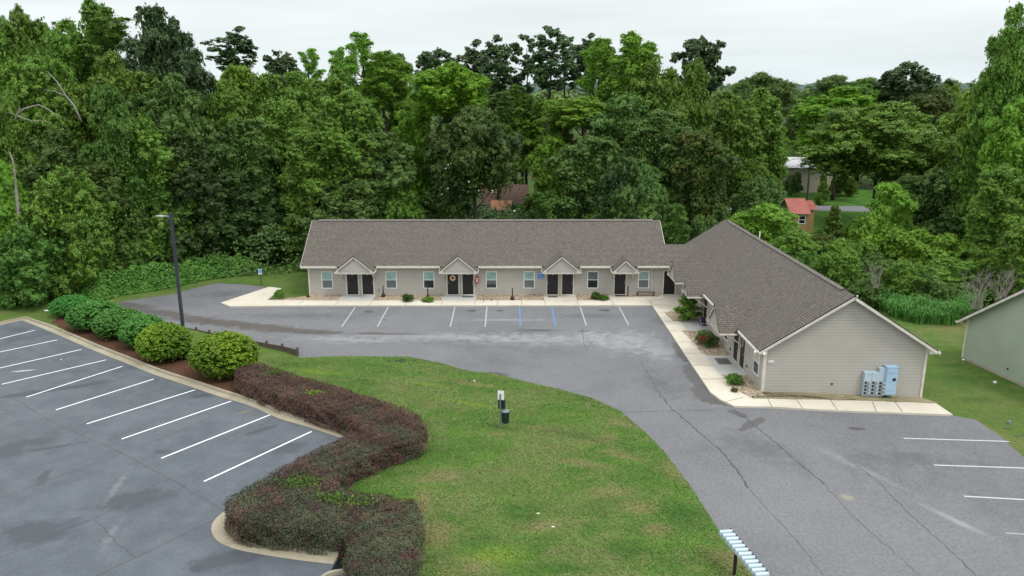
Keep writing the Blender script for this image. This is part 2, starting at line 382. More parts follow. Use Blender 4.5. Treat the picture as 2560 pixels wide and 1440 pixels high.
def gravel_mat():
    s = NT('pea_gravel'); v = s.n.new('ShaderNodeTexVoronoi'); v.inputs['Scale'].default_value = 11; s.t.links.new(s.pos, v.inputs[0])
    sp = s.n.new('ShaderNodeSeparateColor'); s.t.links.new(v.outputs['Color'], sp.inputs[0])
    c = s.mix(sp.outputs[0], (.17, .12, .075), (.48, .41, .31)); c = s.mix(s.map(sp.outputs[1], .75, 1, 0, 1), c, (.14, .11, .09))
    g = s.noise(.9, 5); c = s.mix(s.map(g, .5, .7, 0, .6), c, (.30, .25, .16))
    return s.bsdf(c, .9, .2, s.math('SUBTRACT', 1., v.outputs['Distance']), .9, .04)
M['asphalt'] = asphalt_mat(); M['sealed'] = sealed_mat(); M['lawn'] = lawn_mat(); M['blade'] = lawn_mat('lawn_blades', 1.3); M['mulch'] = mulch_mat(); M['gravel'] = gravel_mat()
M['walk'] = concrete_mat('pale_walk_concrete', (.46, .425, .35), (.54, .505, .425), (.33, .31, .26))
M['pad'] = concrete_mat('grey_pad_concrete', (.36, .37, .36), (.44, .45, .43), (.28, .29, .28))
M['kerb'] = concrete_mat('stained_kerb_concrete', (.25, .225, .165), (.33, .30, .225), (.12, .11, .085))
M['found'] = concrete_mat('foundation_block', (.30, .27, .22), (.36, .33, .27), (.2, .17, .12))
M['crack'] = plain('crack_filler', (.062, .061, .062), .9)
M['crackpale'] = plain('dirt_in_crack', (.10, .09, .07), .9)
def paint_mat(name, c, wear):
    s = NT(name); n = s.noise(7, 5, rough=.8); m = s.map(n, .52, .72, 0, wear)
    return s.bsdf(s.mix(m, c, (.2, .2, .21)), .6, .3)
M['line'] = paint_mat('fresh_white_line', (.66, .69, .74), .45); M['line_old'] = paint_mat('worn_white_line', (.44, .45, .46), .95); M['line_worn'] = paint_mat('faded_white_line', (.33, .34, .36), 1.3)
M['line_blue'] = paint_mat('blue_line', (.07, .19, .38), 1.0)
def floor_mat():
    s = NT('woodland_floor_and_grass'); n = s.noise(.04, 4); f = s.noise(3, 5, rough=.7); h = s.noise(20, 3, rough=.8)
    c = s.mix(s.map(f, .3, .7), (.020, .040, .010), (.050, .095, .020)); c = s.mix(s.map(n, .5, .6, 0, .6), c, (.06, .045, .02))
    return s.bsdf(c, .95, .1, h, .5, .05)
M['floor'] = floor_mat()
def meadow():
    s = NT('mown_green_grass'); f = s.noise(.5, 5); h = s.noise(6, 4, rough=.8)
    c = s.mix(s.map(f, .35, .65), (.035, .10, .014), (.075, .17, .024)); c = s.mix(s.map(h, .5, .3, 0, .5), c, (.02, .06, .01))
    return s.bsdf(c, .95, .1)
M['meadow'] = meadow()

def leaf_mat(name, dark, light, hue=None, tl=.22, rough=.55, spec=.3, cl=.45):
    """leaf colour: each leaf its own shade, larger patches of fresh and old growth, small shift from tree to tree"""
    s = NT(name)
    g = s.n.new('ShaderNodeNewGeometry'); oi = s.n.new('ShaderNodeObjectInfo')
    n = s.noise(cl, 4)
    f = s.math('ADD', s.math('MULTIPLY', g.outputs['Random Per Island'], .34), s.math('MULTIPLY', s.map(n, .30, .70), .66))
    c = s.mix(f, dark, light)
    if hue: c = s.mix(s.map(s.noise(cl*1.7+.1, 3), .55, .72), c, hue)
    hs = s.n.new('ShaderNodeHueSaturation'); s.t.links.new(c, hs.inputs['Color'])
    s.val(hs.inputs['Value'], s.map(oi.outputs['Random'], 0, 1, .82, 1.18)); s.val(hs.inputs['Hue'], s.map(oi.outputs['Random'], 0, 1, .49, .512))
    return s.bsdf(hs.outputs[0], rough, spec, transl=tl)
LM = {
 'mid':    leaf_mat('leaf_mid_green',    (0.086, 0.181, 0.026), (0.202, 0.352, 0.048)),
 'bright': leaf_mat('leaf_bright_green', (0.124, 0.274, 0.030), (0.252, 0.446, 0.048)),
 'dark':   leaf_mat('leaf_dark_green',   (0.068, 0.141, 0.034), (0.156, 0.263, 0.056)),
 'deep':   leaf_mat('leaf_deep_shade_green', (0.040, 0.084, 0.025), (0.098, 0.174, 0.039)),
 'yellow': leaf_mat('leaf_yellow_green', (.090, .185, .010), (.205, .380, .026)),
 'olive':  leaf_mat('leaf_olive_magnolia', (0.028, 0.071, 0.014), (0.132, 0.213, 0.039), rough=.45, spec=.35),
 'brown':  leaf_mat('leaf_brown_tipped', (.036, .085, .014), (.120, .185, .036), hue=(.16, .13, .03)),
 'pine':   leaf_mat('needle_dark', (0.035, 0.075, 0.026), (0.099, 0.171, 0.057), tl=.1),
 'vine':   leaf_mat('leaf_kudzu', (0.067, 0.168, 0.027), (0.146, 0.285, 0.051)),
 'box':    leaf_mat('leaf_boxwood', (0.068, 0.167, 0.016), (0.258, 0.423, 0.025), tl=.2),
 'shrub':  leaf_mat('leaf_holly_green', (.045, .165, .030), (.125, .360, .062), tl=.2),
 'purple': leaf_mat('leaf_plum_hedge', (0.041, 0.026, 0.023), (0.193, 0.102, 0.085), hue=(.080, .088, .038), tl=.15, cl=.8),
 'greenh': leaf_mat('leaf_green_plum_hedge', (0.041, 0.051, 0.032), (0.167, 0.187, 0.095), hue=(.125, .052, .060), tl=.15, cl=.7),
 'cane':   leaf_mat('blade_cane_green', (0.048, 0.132, 0.022), (0.120, 0.276, 0.054)),
 'flower': leaf_mat('red_blossom', (.16, .01, .015), (.40, .03, .04)),
 'gsprig': leaf_mat('sprig_green', (.04, .12, .01), (.11, .25, .02)),
}
M['bark'] = NT('grey_brown_bark'); _s = M['bark']; n_ = _s.noise(2, 6, _s.scalevec((4, 4, .8)), .7)
M['bark'] = _s.bsdf(_s.mix(_s.map(n_, .3, .7), (.030, .024, .019), (.095, .082, .066)), .95, .15, n_, .7, .05)
M['palebark'] = plain('pale_bare_wood', (.23, .21, .185), .85, var=.25)
M['hedgecore'] = plain('hedge_twigs', (.018, .014, .010), .95)

# ------------------------------------------------------------------ foliage generators
def leaf_object(name, P, Nn, size, mat, parent=None, aspect=.6, seed=0, me_only=False):
    """many small leaf faces (a folded pair of triangles each) as one mesh"""
    rg = np.random.default_rng(seed); n = len(P)
    Nn = Nn/np.maximum(np.linalg.norm(Nn, axis=1, keepdims=True), 1e-6)
    r = rg.normal(size=(n, 3)); T = np.cross(Nn, r); T /= np.maximum(np.linalg.norm(T, axis=1, keepdims=True), 1e-6)
    B = np.cross(Nn, T)
    sz = (size*(rg.uniform(.65, 1.35, n)))[:, None] if np.isscalar(size) else (size*rg.uniform(.7, 1.3, n))[:, None]
    a = T*sz*.5; b = B*sz*.5*aspect; c = Nn*sz*.12
    V = np.empty((n, 4, 3), np.float32)
    V[:, 0] = P - a - c; V[:, 1] = P - b + c; V[:, 2] = P + a - c; V[:, 3] = P + b + c
    me = bpy.data.meshes.new(name)
    me.vertices.add(n*4); me.vertices.foreach_set('co', V.reshape(-1))
    me.loops.add(n*4); me.loops.foreach_set('vertex_index', np.arange(n*4, dtype=np.int32))
    me.polygons.add(n); me.polygons.foreach_set('loop_start', np.arange(0, n*4, 4, dtype=np.int32)); me.polygons.foreach_set('loop_total', np.full(n, 4, np.int32))
    me.materials.append(mat); me.update(calc_edges=True)
    if me_only: return me
    o = bpy.data.objects.new(name, me); COL.objects.link(o); o.parent = parent
    return o

def clump_points(rg, C, R, n, tw=36, flat=1., low=-.35):
    """leaves gathered on twigs over clumps with centres C and radii R"""
    P = []; D = []
    wgt = R**2/np.sum(R**2)
    for c, r, w_ in zip(C, R, wgt):
        k = max(12, int(n*w_)); t = max(6, int(tw))
        d = rg.normal(size=(t, 3)); d[:, 2] = np.where(d[:, 2] < low*1.5, -d[:, 2], d[:, 2]); d /= np.linalg.norm(d, axis=1, keepdims=True)
        tr = rg.uniform(.62, 1.08, t)[:, None]
        T = d*tr
        i = rg.integers(0, t, k)
        off = rg.normal(size=(k, 3))*.16
        q = T[i] + off; q[:, 2] *= flat
        P.append(c + q*r); D.append(d[i] + rg.normal(size=(k, 3))*.30 + np.array([0, 0, .7]))
    return np.concatenate(P), np.concatenate(D)

def crown_mesh(kind, seed, n, leaf):
    """crowns built as big billows, each made of leaf clumps, each clump of twigs"""
    rg = np.random.default_rng(seed); ph = rg.uniform(0, 6, 4)
    if kind == 'clipped':  # smooth clipped dome, radius 1, height 1.35
        K = 520; u = rg.uniform(-.55, 1, K); a = rg.uniform(0, 2*PI, K); s_ = np.sqrt(1-u*u)
        C = np.stack([np.cos(a)*s_*.86, np.sin(a)*s_*.86, .62+u*.62], 1); R = rg.uniform(.055, .085, K)
    else:
        if kind == 'round':      # radius 1, height 2
            K1 = 22; u = np.linspace(-.6, 1, K1)+rg.uniform(-.1, .1, K1); a = np.arange(K1)*2.4+rg.uniform(-.4, .4, K1); s_ = np.sqrt(np.clip(1-u*u*.95, .03, 1)); k_ = rg.uniform(.52, .74, K1)
            B = np.stack([np.cos(a)*s_*k_, np.sin(a)*s_*k_, 1.0+u*.66], 1); BR = rg.uniform(.26, .40, K1)
        elif kind in ('tall', 'airy'):   # radius 1, height 4
            K1 = 30 if kind == 'tall' else 17; z = np.clip(np.linspace(.04, .97, K1)+rg.uniform(-.03, .03, K1), 0, 1); a = np.arange(K1)*2.4+rg.uniform(-.6, .6, K1)
            prof = np.interp(z, [0, .2, .5, .75, .9, 1], [.62, .72, .70, .58, .40, .12])*(1+.25*np.sin(a+ph[0])+.15*np.sin(z*13+ph[1]))
            prof *= rg.uniform(.75, 1.15, K1) if kind == 'tall' else rg.uniform(.4, 1.3, K1)
            B = np.stack([np.cos(a)*prof, np.sin(a)*prof, .1+z*3.45], 1); BR = rg.uniform(.30, .47, K1)*np.interp(z, [0, .8, 1], [1, 1, .7])*(1 if kind == 'tall' else .72)
        elif kind == 'bush':     # radius 1, height 1.2, down to the ground
            K1 = 16; u = np.linspace(.02, .95, K1)+rg.uniform(-.05, .05, K1); a = np.arange(K1)*2.4+rg.uniform(-.5, .5, K1); s_ = np.sqrt(np.clip(1-u*u, 0, 1)); k_ = rg.uniform(.5, .75, K1)
            B = np.stack([np.cos(a)*s_*k_, np.sin(a)*s_*k_, .12+u*.72], 1); BR = rg.uniform(.22, .36, K1)
        elif kind == 'heap':     # vine heap, radius 1, height 2
            K1 = 32; u = np.clip(np.linspace(0, .97, K1)+rg.uniform(-.03, .03, K1), .001, .98); a = np.arange(K1)*2.4+rg.uniform(-.7, .7, K1)
            k_ = (.66+.16*np.sin(a*2+ph[0])+.1*np.sin(u*9+ph[1]))*rg.uniform(.75, 1.12, K1); s_ = np.sqrt(np.clip(1-u**2.6, .02, 1))
            B = np.stack([np.cos(a)*s_*k_, np.sin(a)*s_*k_, .1+u*1.5*(1+.1*np.sin(a+ph[2]))], 1); BR = rg.uniform(.20, .36, K1)
        elif kind == 'heapt':    # tall vine column, radius 1, height 4
            K1 = 48; u = np.clip(np.linspace(0, .98, K1)+rg.uniform(-.02, .02, K1), .001, .99); a = np.arange(K1)*2.4+rg.uniform(-.7, .7, K1)
            k_ = (.66+.2*np.sin(a*2+u*6+ph[0])+.12*np.sin(u*14+ph[1]))*rg.uniform(.7, 1.15, K1); s_ = np.sqrt(np.clip(1-u**3.2, .02, 1))
            B = np.stack([np.cos(a)*s_*k_, np.sin(a)*s_*k_, .1+u*3.5], 1); BR = rg.uniform(.22, .42, K1)
        elif kind == 'cone':
            K1 = 22; z = np.linspace(0, 1, K1); a = np.arange(K1)*2.4; k_ = (1-z)**.75*rg.uniform(.5, .75, K1)
            B = np.stack([np.cos(a)*k_, np.sin(a)*k_, z*2.35+.15], 1); BR = rg.uniform(.2, .33, K1)*(1.1-z*.55)
        C = []; R = []
        for c, r in zip(B, BR):
            m = 15; d = rg.normal(size=(m, 3)); d[:, 2] = np.where(d[:, 2] < -.25, -d[:, 2], d[:, 2]); d /= np.linalg.norm(d, axis=1, keepdims=True)
            oc = np.array([c[0], c[1], 0]); d += oc/max(np.linalg.norm(oc), .3)*.35
            C.append(c + d*r*rg.uniform(.55, .95, (m, 1))*np.array([1, 1, .8])); R.append(r*rg.uniform(.28, .50, m))
        C = np.concatenate(C); R = np.concatenate(R)
    low = {'heap': -.9, 'tall': -.6}.get(kind, -.4)
    P, D = clump_points(rg, C, R, n, 12 if kind != 'clipped' else 14, .85, low)
    k = n//6; i = rg.integers(0, len(C), k)          # inner leaves close the heart of the crown
    Q = C[i]*rg.uniform(.45, .9, (k, 1)); Q[:, 2] = C[i][:, 2]*rg.uniform(.8, 1, k); Q += rg.normal(size=(k, 3))*.08
    P = np.concatenate([P, Q]); D = np.concatenate([D, rg.normal(size=(k, 3))])
    S = np.full(len(P), leaf); S[-k:] *= 1.9
    P[:, 2] = np.maximum(P[:, 2], .01)
    return leaf_object('crown_'+kind, P, D, S, LM['mid'], seed=seed, me_only=True)

def pine_mesh(seed, n, umbrella=False, thin=False):
    """radius 1, height 3: irregular loblolly crown, rounded needle clouds on crooked branches with sky between"""
    rg = np.random.default_rng(seed); C = []; R = []
    K = 34 if thin else 54; ph = rg.uniform(0, 6)
    for i in range(K):
        z = (i+rg.uniform(-.4, .4))/(K-1); z = min(max(z, 0), 1); a = i*2.4+rg.uniform(-.9, .9)
        if umbrella: prof = np.interp(z, [0, .3, .6, .85, 1], [.5, .95, .95, .7, .35])
        else: prof = np.interp(z, [0, .25, .55, .8, 1], [.45, .8, .9, .75, .3])
        prof *= 1+.3*math.sin(a+ph)
        L = prof*rg.uniform(.35, 1.0)
        zz = (.2+z*2.5+rg.normal()*.10) if not umbrella else (.15+z*1.45+rg.normal()*.07); c = np.array([math.cos(a)*L, math.sin(a)*L, zz+.12*L])
        r = rg.uniform(.16, .29)*(.85 if thin else 1)*(.85 if umbrella else 1)
        for j in range(13):
            d = rg.normal(size=3); d /= np.linalg.norm(d); C.append(c+d*r*rg.uniform(.3, 1.0)*np.array([1, 1, .75])); R.append(r*rg.uniform(.28, .45))
        if L > .5:
            for t in (.45, .7):
                C.append(np.array([math.cos(a)*L*t, math.sin(a)*L*t, zz-.03])+rg.normal(size=3)*.04); R.append(.09)
    C = np.array(C); R = np.array(R)
    P, D = clump_points(rg, C, R, n, 10, .85, -.6)
    return leaf_object('crown_pine', P, D, .085, LM['pine'], seed=seed, me_only=True, aspect=.38)

CR = {
 'round': [crown_mesh('round', i+1, 105000, .031) for i in range(3)],
 'tall':  [crown_mesh('tall', i+11, 135000, .042) for i in range(5)],
 'airy':  [crown_mesh('airy', i+21, 60000, .044) for i in range(3)],
 'bush':  [crown_mesh('bush', i+31, 52000, .037) for i in range(2)],
 'heap':  [crown_mesh('heap', i+41, 130000, .033) for i in range(4)],
 'heapt': [crown_mesh('heapt', i+91, 170000, .038) for i in range(4)],
 'cone':  [crown_mesh('cone', 51, 36000, .05)],
 'pine':  [pine_mesh(61, 56000), pine_mesh(62, 56000), pine_mesh(63, 40000, thin=True), pine_mesh(64, 56000)],
 'umbrella': [pine_mesh(71, 50000, umbrella=True), pine_mesh(72, 50000, umbrella=True)],
}
CH_ = {'heapt': 3.95, 'round': 2., 'tall': 3.95, 'airy': 4.0, 'bush': 1.22, 'heap': 2.0, 'cone': 2.8, 'pine': 3.2, 'umbrella': 2.0}

_ext = {}
def extent(me):
    if me.name not in _ext:
        v = np.empty(len(me.vertices)*3, np.float32); me.vertices.foreach_get('co', v); v = v.reshape(-1, 3)
        _ext[me.name] = (float(np.percentile(np.hypot(v[:, 0], v[:, 1]), 94)), float(np.percentile(v[:, 2], 99.6)))
    return _ext[me.name]
def trunk_mesh(seed, kind):
    """unit height trunk (0..1) with a few limbs reaching into the crown"""
    rg = random.Random(seed); b = MB()
    lean = rg.uniform(-.02, .02)
    pts = [(lean*math.sin(t*5)*1.2, lean*math.cos(t*4)-lean, t) for t in (0, .12, .3, .5, .7, .85, 1)]
    rd = [.026, .019, .017, .015, .011, .007, .003]
    if kind == 'pine': rd = [.016, .0125, .0115, .010, .0075, .005, .002]
    b.tube(pts, rd, 7)
    for i in range(16 if kind == 'pine' else 9):
        z = rg.uniform(.55 if kind == 'pine' else .3, .93); a = rg.uniform(0, 2*PI); L = rg.uniform(.07, .15)*(1.3-z)*(1.0 if kind == 'pine' else 2.0)
        up = .25 if kind == 'pine' else .9
        p0 = Vector((0, 0, z)); p1 = p0+Vector((math.cos(a)*L*.5, math.sin(a)*L*.5, L*up*.5)); p2 = p0+Vector((math.cos(a)*L, math.sin(a)*L, L*up*1.1))
        b.tube([p0, p1, p2], [.0055, .0035, .0012], 4)
    o = b.build('trunk_src', M['bark'], None, smooth=True); me = o.data; bpy.data.objects.remove(o); return me
TRK = {'pine': [trunk_mesh(i, 'pine') for i in range(2)], 'leafy': [trunk_mesh(i+5, 'leafy') for i in range(2)]}
NM = {'heapt': 'vine_covered_tree', 'round': 'broadleaf_tree', 'tall': 'broadleaf_tree', 'airy': 'broadleaf_tree', 'bush': 'bush', 'heap': 'vine_covered_tree', 'cone': 'conical_shrub', 'pine': 'pine_tree', 'umbrella': 'pine_tree'}
def tree(px, top, D, wpx, kind, mat, label, bot=None, cat=None, group=None, name=None, trunk=True, dpt=None):
    """px/top: photo column and top row; D: distance; wpx: crown width; bot: photo row of the crown's lowest leaves (default: near the ground)"""
    pt = atY(px, top, D); x = pt.x; zb = hz(x); H = pt.z - zb
    dist = D*math.cos(TH) + 4; r = wpx/2*dist/CF
    root = empty(name or NM[kind], (x, D, zb), rnd.uniform(0, 6.28), label, cat or ('bush' if kind in ('bush',) else 'shrub' if kind == 'cone' else 'tree'), group)
    zc = 0.0 if kind in ('bush', 'heap', 'cone') else H*.10
    if bot is not None: zc = max(0, atY(px, bot, D).z - zb)
    if kind == 'heap' and H > 3.1*r: kind = 'heapt'
    me = rnd.choice(CR[kind]); c = bpy.data.objects.new('crown', me); COL.objects.link(c); c.parent = root
    c.location = (0, 0, zc); rm, zm = extent(me); ch = (H-zc)/zm; r = r/rm; c.scale = (r*rnd.uniform(.97, 1.05), r*(dpt or rnd.uniform(.9, 1.1)), ch); c.rotation_euler = (0, 0, rnd.uniform(0, 6.28))
    c.material_slots[0].link = 'OBJECT'; c.material_slots[0].material = LM[mat]
    if trunk and kind not in ('bush', 'cone'):
        t = bpy.data.objects.new('trunk', rnd.choice(TRK['pine' if kind in ('pine', 'umbrella') else 'leafy'])); COL.objects.link(t); t.parent = root
        hh = H*.93 if kind in ('pine', 'umbrella') else zc+(H-zc)*.7
        t.scale = (max(hh, 8)*(1.15 if kind in ('pine', 'umbrella') else .9), max(hh, 8), hh)
    return root

# ================================================================== GROUND
GND = MB()
xs = [-1500, -300, -60, 0, 14.6, 29.2, 60, 300, 1500]; ys = [-60, 60, 160, 400, 900, 2400]
for i in range(len(xs)-1):
    for j in range(len(ys)-1):
        GND.face([(xs[i], ys[j], hz(xs[i])-.02), (xs[i+1], ys[j], hz(xs[i+1])-.02), (xs[i+1], ys[j+1], hz(xs[i+1])-.02), (xs[i], ys[j+1], hz(xs[i])-.02)])
tag(GND.build('ground', M['floor']), kind='structure')
G_ = lambda L: [gxy(*p) for p in L]
# near lawns
tag(sheet('lawn', [(-31, 68.5), (-28, 73), (-16, 75), (24, 75), (26, 62), (38, 60), (45, 40), (60, 8), (-5, 8), (-9, 24), (-10, 36), (-40, 57.5), (-60, 50), (-70, 58), (-38, 66)], M['lawn'], -.002), kind='structure')
# apartment driveway
drive = G_([(268,762),(330,750),(422,738),(480,722),(543,708),(600,711),(656,716),(684,724),(664,751),(740,757),(1640,757)]) + [(11.9, 62.5), (12.0, 42.4)] + \
        G_([(1840,1016),(2000,1022),(2200,1030),(2375,1038),(2440,1050),(2500,1090),(2545,1130),(2600,1180),(2760,1330)]) + [(22.0, 10.0), (8.9, 10)] + \
        G_([(1905,1440),(1850,1395),(1792,1322),(1722,1212),(1660,1130),(1600,1070),(1548,1027),(1480,997),(1400,975),(1290,950),(1250,938),(1180,930),(1090,907),(1020,893),(960,893),(850,892),(747,896),(745,882),(560,838),(450,815),(370,798),(320,782)])
tag(sheet('apartment_driveway', drive, M['asphalt'], .006, wob=.05), kind='structure')
# the near-left sealed car park
noseA = [(700,1300),(600,1278),(572,1292),(562,1312),(570,1336),(596,1352),(650,1366),(740,1382),(828,1392)]
kerb_line = G_([(-60,822),(62,797),(120,817),(180,842),(250,872),(330,903),(400,931),(480,957),(560,984),(640,1008),(710,1038),(790,1062),(866,1087)])
lot = G_([(-60,822),(62,797),(120,817),(250,872),(400,931),(560,984),(710,1038),(866,1087),(900,1130),(700,1290),(600,1278),(566,1312),(596,1352),(740,1382),(860,1400)]) + [(-5.4, 24.0), (-5.6, 10), (-60, 10), (-60, 50)]
tag(sheet('sealed_car_park', lot, M['sealed'], .006), kind='structure')
# mulch beds
tag(sheet('mulch_bed', G_([(125,806),(150,792),(250,812),(340,850),(430,872),(500,905),(620,905),(860,970),(1070,1060),(1080,1085),(1000,1140),(870,1205),(860,1225),(1060,1250),(1066,1330),(1045,1440),(1040,1480),(850,1480),(600,1350),(560,1310),(600,1180),(870,1088),(790,1064),(700,1030),(560,982),(400,929),(250,870)]), M['mulch'], .0, wob=.08), kind='structure')

def ribbon(name, pts, width, z0, z1, mat, closed=False, slope=0.0, lip=None):
    """kerb: extruded profile along a plan line (offset to the left of travel)"""
    b = MB(); n = len(pts); P = [Vector((p[0], p[1], 0)) for p in pts]
    rows = []
    for i, p in enumerate(P):
        a = P[max(i-1, 0)]; c = P[min(i+1, n-1)]; d = (c-a).normalized(); nn = Vector((-d.y, d.x, 0)); h = hz(p.x)
        rows.append([p + Vector((0, 0, z0+h)), p + nn*slope + Vector((0, 0, z1+h)), p + nn*(width) + Vector((0, 0, z1+h)), p + nn*width + Vector((0, 0, z0+h))])
    for i in range(n-1):
        for k in range(3): b.face([rows[i][k], rows[i+1][k], rows[i+1][k+1], rows[i][k+1]])
    b.face(rows[0]); b.face(rows[-1][::-1])
    return b.build(name, mat)
def smooth_path(P, k=6):
    out_ = []
    for i in range(len(P)-1):
        p0 = P[max(i-1, 0)]; p1 = P[i]; p2 = P[i+1]; p3 = P[min(i+2, len(P)-1)]
        for j in range(k):
            t = j/k
            out_.append(tuple(.5*((2*p1[q]) + (-p0[q]+p2[q])*t + (2*p0[q]-5*p1[q]+4*p2[q]-p3[q])*t*t + (-p0[q]+3*p1[q]-3*p2[q]+p3[q])*t**3) for q in (0, 1)))
    out_.append(tuple(P[-1])); return out_
kl = [kerb_line[0], kerb_line[1]] + smooth_path(kerb_line[2:], 4)
tag(ribbon('kerb', kl, .17, -.02, .15, M['kerb'], slope=.04), kind='structure')
gk = [(p[0], p[1]) for p in kl]
def offset(pts, d):
    o_ = []
    for i, p in enumerate(pts):
        a = pts[max(i-1, 0)]; c = pts[min(i+1, len(pts)-1)]; dx, dy = c[0]-a[0], c[1]-a[1]; L = math.hypot(dx, dy)
        o_.append((p[0]-dy/L*d, p[1]+dx/L*d))
    return o_
tag(sheet('gutter_pan', offset(kl, -.44) + kl[::-1], M['kerb'], .014, cuts=()), kind='structure')
nose = smooth_path(G_([(760,1245),(650,1262),(590,1282),(562,1310),(572,1338),(610,1356),(680,1370),(760,1382),(845,1392)]), 5)
tag(ribbon('kerb', nose, .17, -.02, .15, M['kerb'], slope=.04), kind='structure')
tag(sheet('gutter_pan', offset(nose, -.5) + nose[::-1], M['kerb'], .016, cuts=()), kind='structure')
nose2 = smooth_path(G_([(806,1462),(814,1450),(832,1441),(864,1437)])[::-1], 4)
tag(ribbon('kerb', nose2[::-1], .17, -.02, .15, M['kerb'], slope=.04), kind='structure')
# storm drain
dr = empty('storm_drain', at(850, 1412, .02), 0, 'black slotted iron storm drain in the gutter beside the plum hedge', 'drain')
p = at(850, 1412); b = MB(); q = [at(846,1397), at(884,1398), at(868,1437), at(822,1435)]
u = (q[1]-q[0]); v = (q[3]-q[0])
def dq(s_, t_, z): return Vector((q[0].x + u.x*s_ + v.x*t_ - p.x, q[0].y + u.y*s_ + v.y*t_ - p.y, z))
for s0, s1, t0, t1 in ((0, 1, 0, .07), (0, 1, .93, 1), (0, .08, .07, .93), (.92, 1, .07, .93)):
    b.hull([dq(s0,t0,0), dq(s1,t0,0), dq(s1,t1,0), dq(s0,t1,0), dq(s0,t0,.03), dq(s1,t0,.03), dq(s1,t1,.03), dq(s0,t1,.03)], [(0,3,2,1),(4,5,6,7),(0,1,5,4),(1,2,6,5),(2,3,7,6),(3,0,4,7)])
b.build('frame', M['iron'], dr)
b = MB()
for i in range(11):
    t0 = .09+i*.077
    b.hull([dq(.08,t0,.004), dq(.92,t0,.004), dq(.92,t0+.035,.004), dq(.08,t0+.035,.004), dq(.08,t0,.028), dq(.92,t0,.028), dq(.92,t0+.035,.028), dq(.08,t0+.035,.028)], [(0,3,2,1),(4,5,6,7),(0,1,5,4),(1,2,6,5),(2,3,7,6),(3,0,4,7)])
b.build('grate', M['iron'], dr)
MB().face([dq(.05,.05,.002), dq(.95,.05,.002), dq(.95,.95,.002), dq(.05,.95,.002)]).build('pit', M['ventdark'], dr)

# painted lines
def stripe(name, a, b_, w_, mat, z=.011):
    a = Vector((a[0], a[1], 0)); b_ = Vector((b_[0], b_[1], 0)); d = (b_-a).normalized(); n_ = Vector((-d.y, d.x, 0))*w_/2
    m = MB(); k = max(1, int((b_-a).length/2.0)); br = [0]+[(i+1)/k for i in range(k)]
    for i in range(k):
        p0 = a.lerp(b_, br[i]); p1 = a.lerp(b_, br[i+1])
        m.face([(q_.x, q_.y, z+hz(q_.x)) for q_ in (p0-n_, p1-n_, p1+n_, p0+n_)])
    return tag(m.build(name, mat), kind='structure')
for x in (-12.53, -9.87, -4.45, -1.85, 5.72, 8.9): stripe('parking_line', (x, 60.45), (x+.02, 55.0 if x < 5 else 55.3), .10, M['line_worn'])
for x in (.8, 3.42): stripe('blue_parking_line', (x, 60.45), (x, 55.2), .12, M['line_blue'])
for a_, b__ in (((-60,862),(86,826)),((-60,893),(143,850)),((-60,934),(203,874)),((4,961),(265,900)),((66,993),(306,916)),((140,1025),(384,948)),((217,1060),(487,975)),((304,1098),(578,1003)),((403,1146),(676,1037)),((510,1204),(779,1079))):
    stripe('parking_line', gxy(*a_), gxy(*b__), .11, M['line'])
for a_, b__ in (((2259,1096),(2523,1104)),((2335,1163),(2600,1172)),((2410,1241),(2640,1254))):
    stripe('parking_line', gxy(*a_), gxy(*b__), .10, M['line_old'])
stripe('parking_line', gxy(2515,1333), gxy(2700,1345), .07, M['line_worn'])
# cracks: thin wandering fillets lying on the asphalt
def crack(name, L, w_, mat, seg=.22, jit=.05):
    P = [Vector((*gxy(*p), 0)) for p in L]; Q = []
    for i in range(len(P)-1):
        k = max(1, int((P[i+1]-P[i]).length/seg))
        for j in range(k): Q.append(P[i].lerp(P[i+1], j/k) + Vector((rnd.uniform(-jit, jit), rnd.uniform(-jit, jit), 0)))
    Q.append(P[-1]); m = MB(); prev = None
    for i, p_ in enumerate(Q):
        d = (Q[min(i+1, len(Q)-1)]-Q[max(i-1, 0)]).normalized(); n_ = Vector((-d.y, d.x, 0))*w_/2*rnd.uniform(.35, 1.4)
        cur = [(p_.x-n_.x, p_.y-n_.y, .0105+hz(p_.x-n_.x)), (p_.x+n_.x, p_.y+n_.y, .0105+hz(p_.x+n_.x))]
        if prev: m.face([prev[0], cur[0], cur[1], prev[1]])
        prev = cur
    tag(m.build(name, mat), kind='structure')
crack('asphalt_crack', [(1648,985),(1680,1022),(1745,1078),(1800,1125),(1850,1185),(1870,1220)], .085, M['crack'])
crack('asphalt_crack', [(1870,1220),(1920,1275),(1985,1345),(2060,1440)], .045, M['crackpale'])
crack('asphalt_crack', [(1830,1020),(1862,1045),(1925,1095),(2000,1160),(2060,1210)], .07, M['crack'])
crack('asphalt_crack', [(2060,1210),(2130,1290),(2200,1350),(2300,1440)], .05, M['crackpale'])
crack('asphalt_crack', [(1548,1031),(1680,1028),(1760,1026),(1825,1020)], .04, M['crack'])
crack('asphalt_crack', [(1600,900),(1620,935),(1648,985)], .04, M['crack'])
crack('asphalt_crack', [(2110,1140),(2190,1200),(2280,1290),(2400,1400),(2440,1440)], .045, M['crack'])
crack('asphalt_crack', [(960,858),(1150,858),(1330,857),(1450,857)], .05, M['crackpale'])
crack('asphalt_crack', [(450,800),(620,826),(760,850),(960,859)], .06, M['crackpale'])
crack('asphalt_crack', [(1456,820),(1458,850),(1468,880)], .04, M['crack'])
for L in ([(-10,982),(50,1005),(120,1050),(220,1095),(305,1133),(430,1200),(556,1275)], [(-10,1250),(120,1200),(305,1133),(420,1090),(560,1030)], [(240,1440),(400,1365),(556,1290)], [(0,1040),(65,1018)]):
    crack('pavement_joint', L, .03, M['crack'], .5, .015)
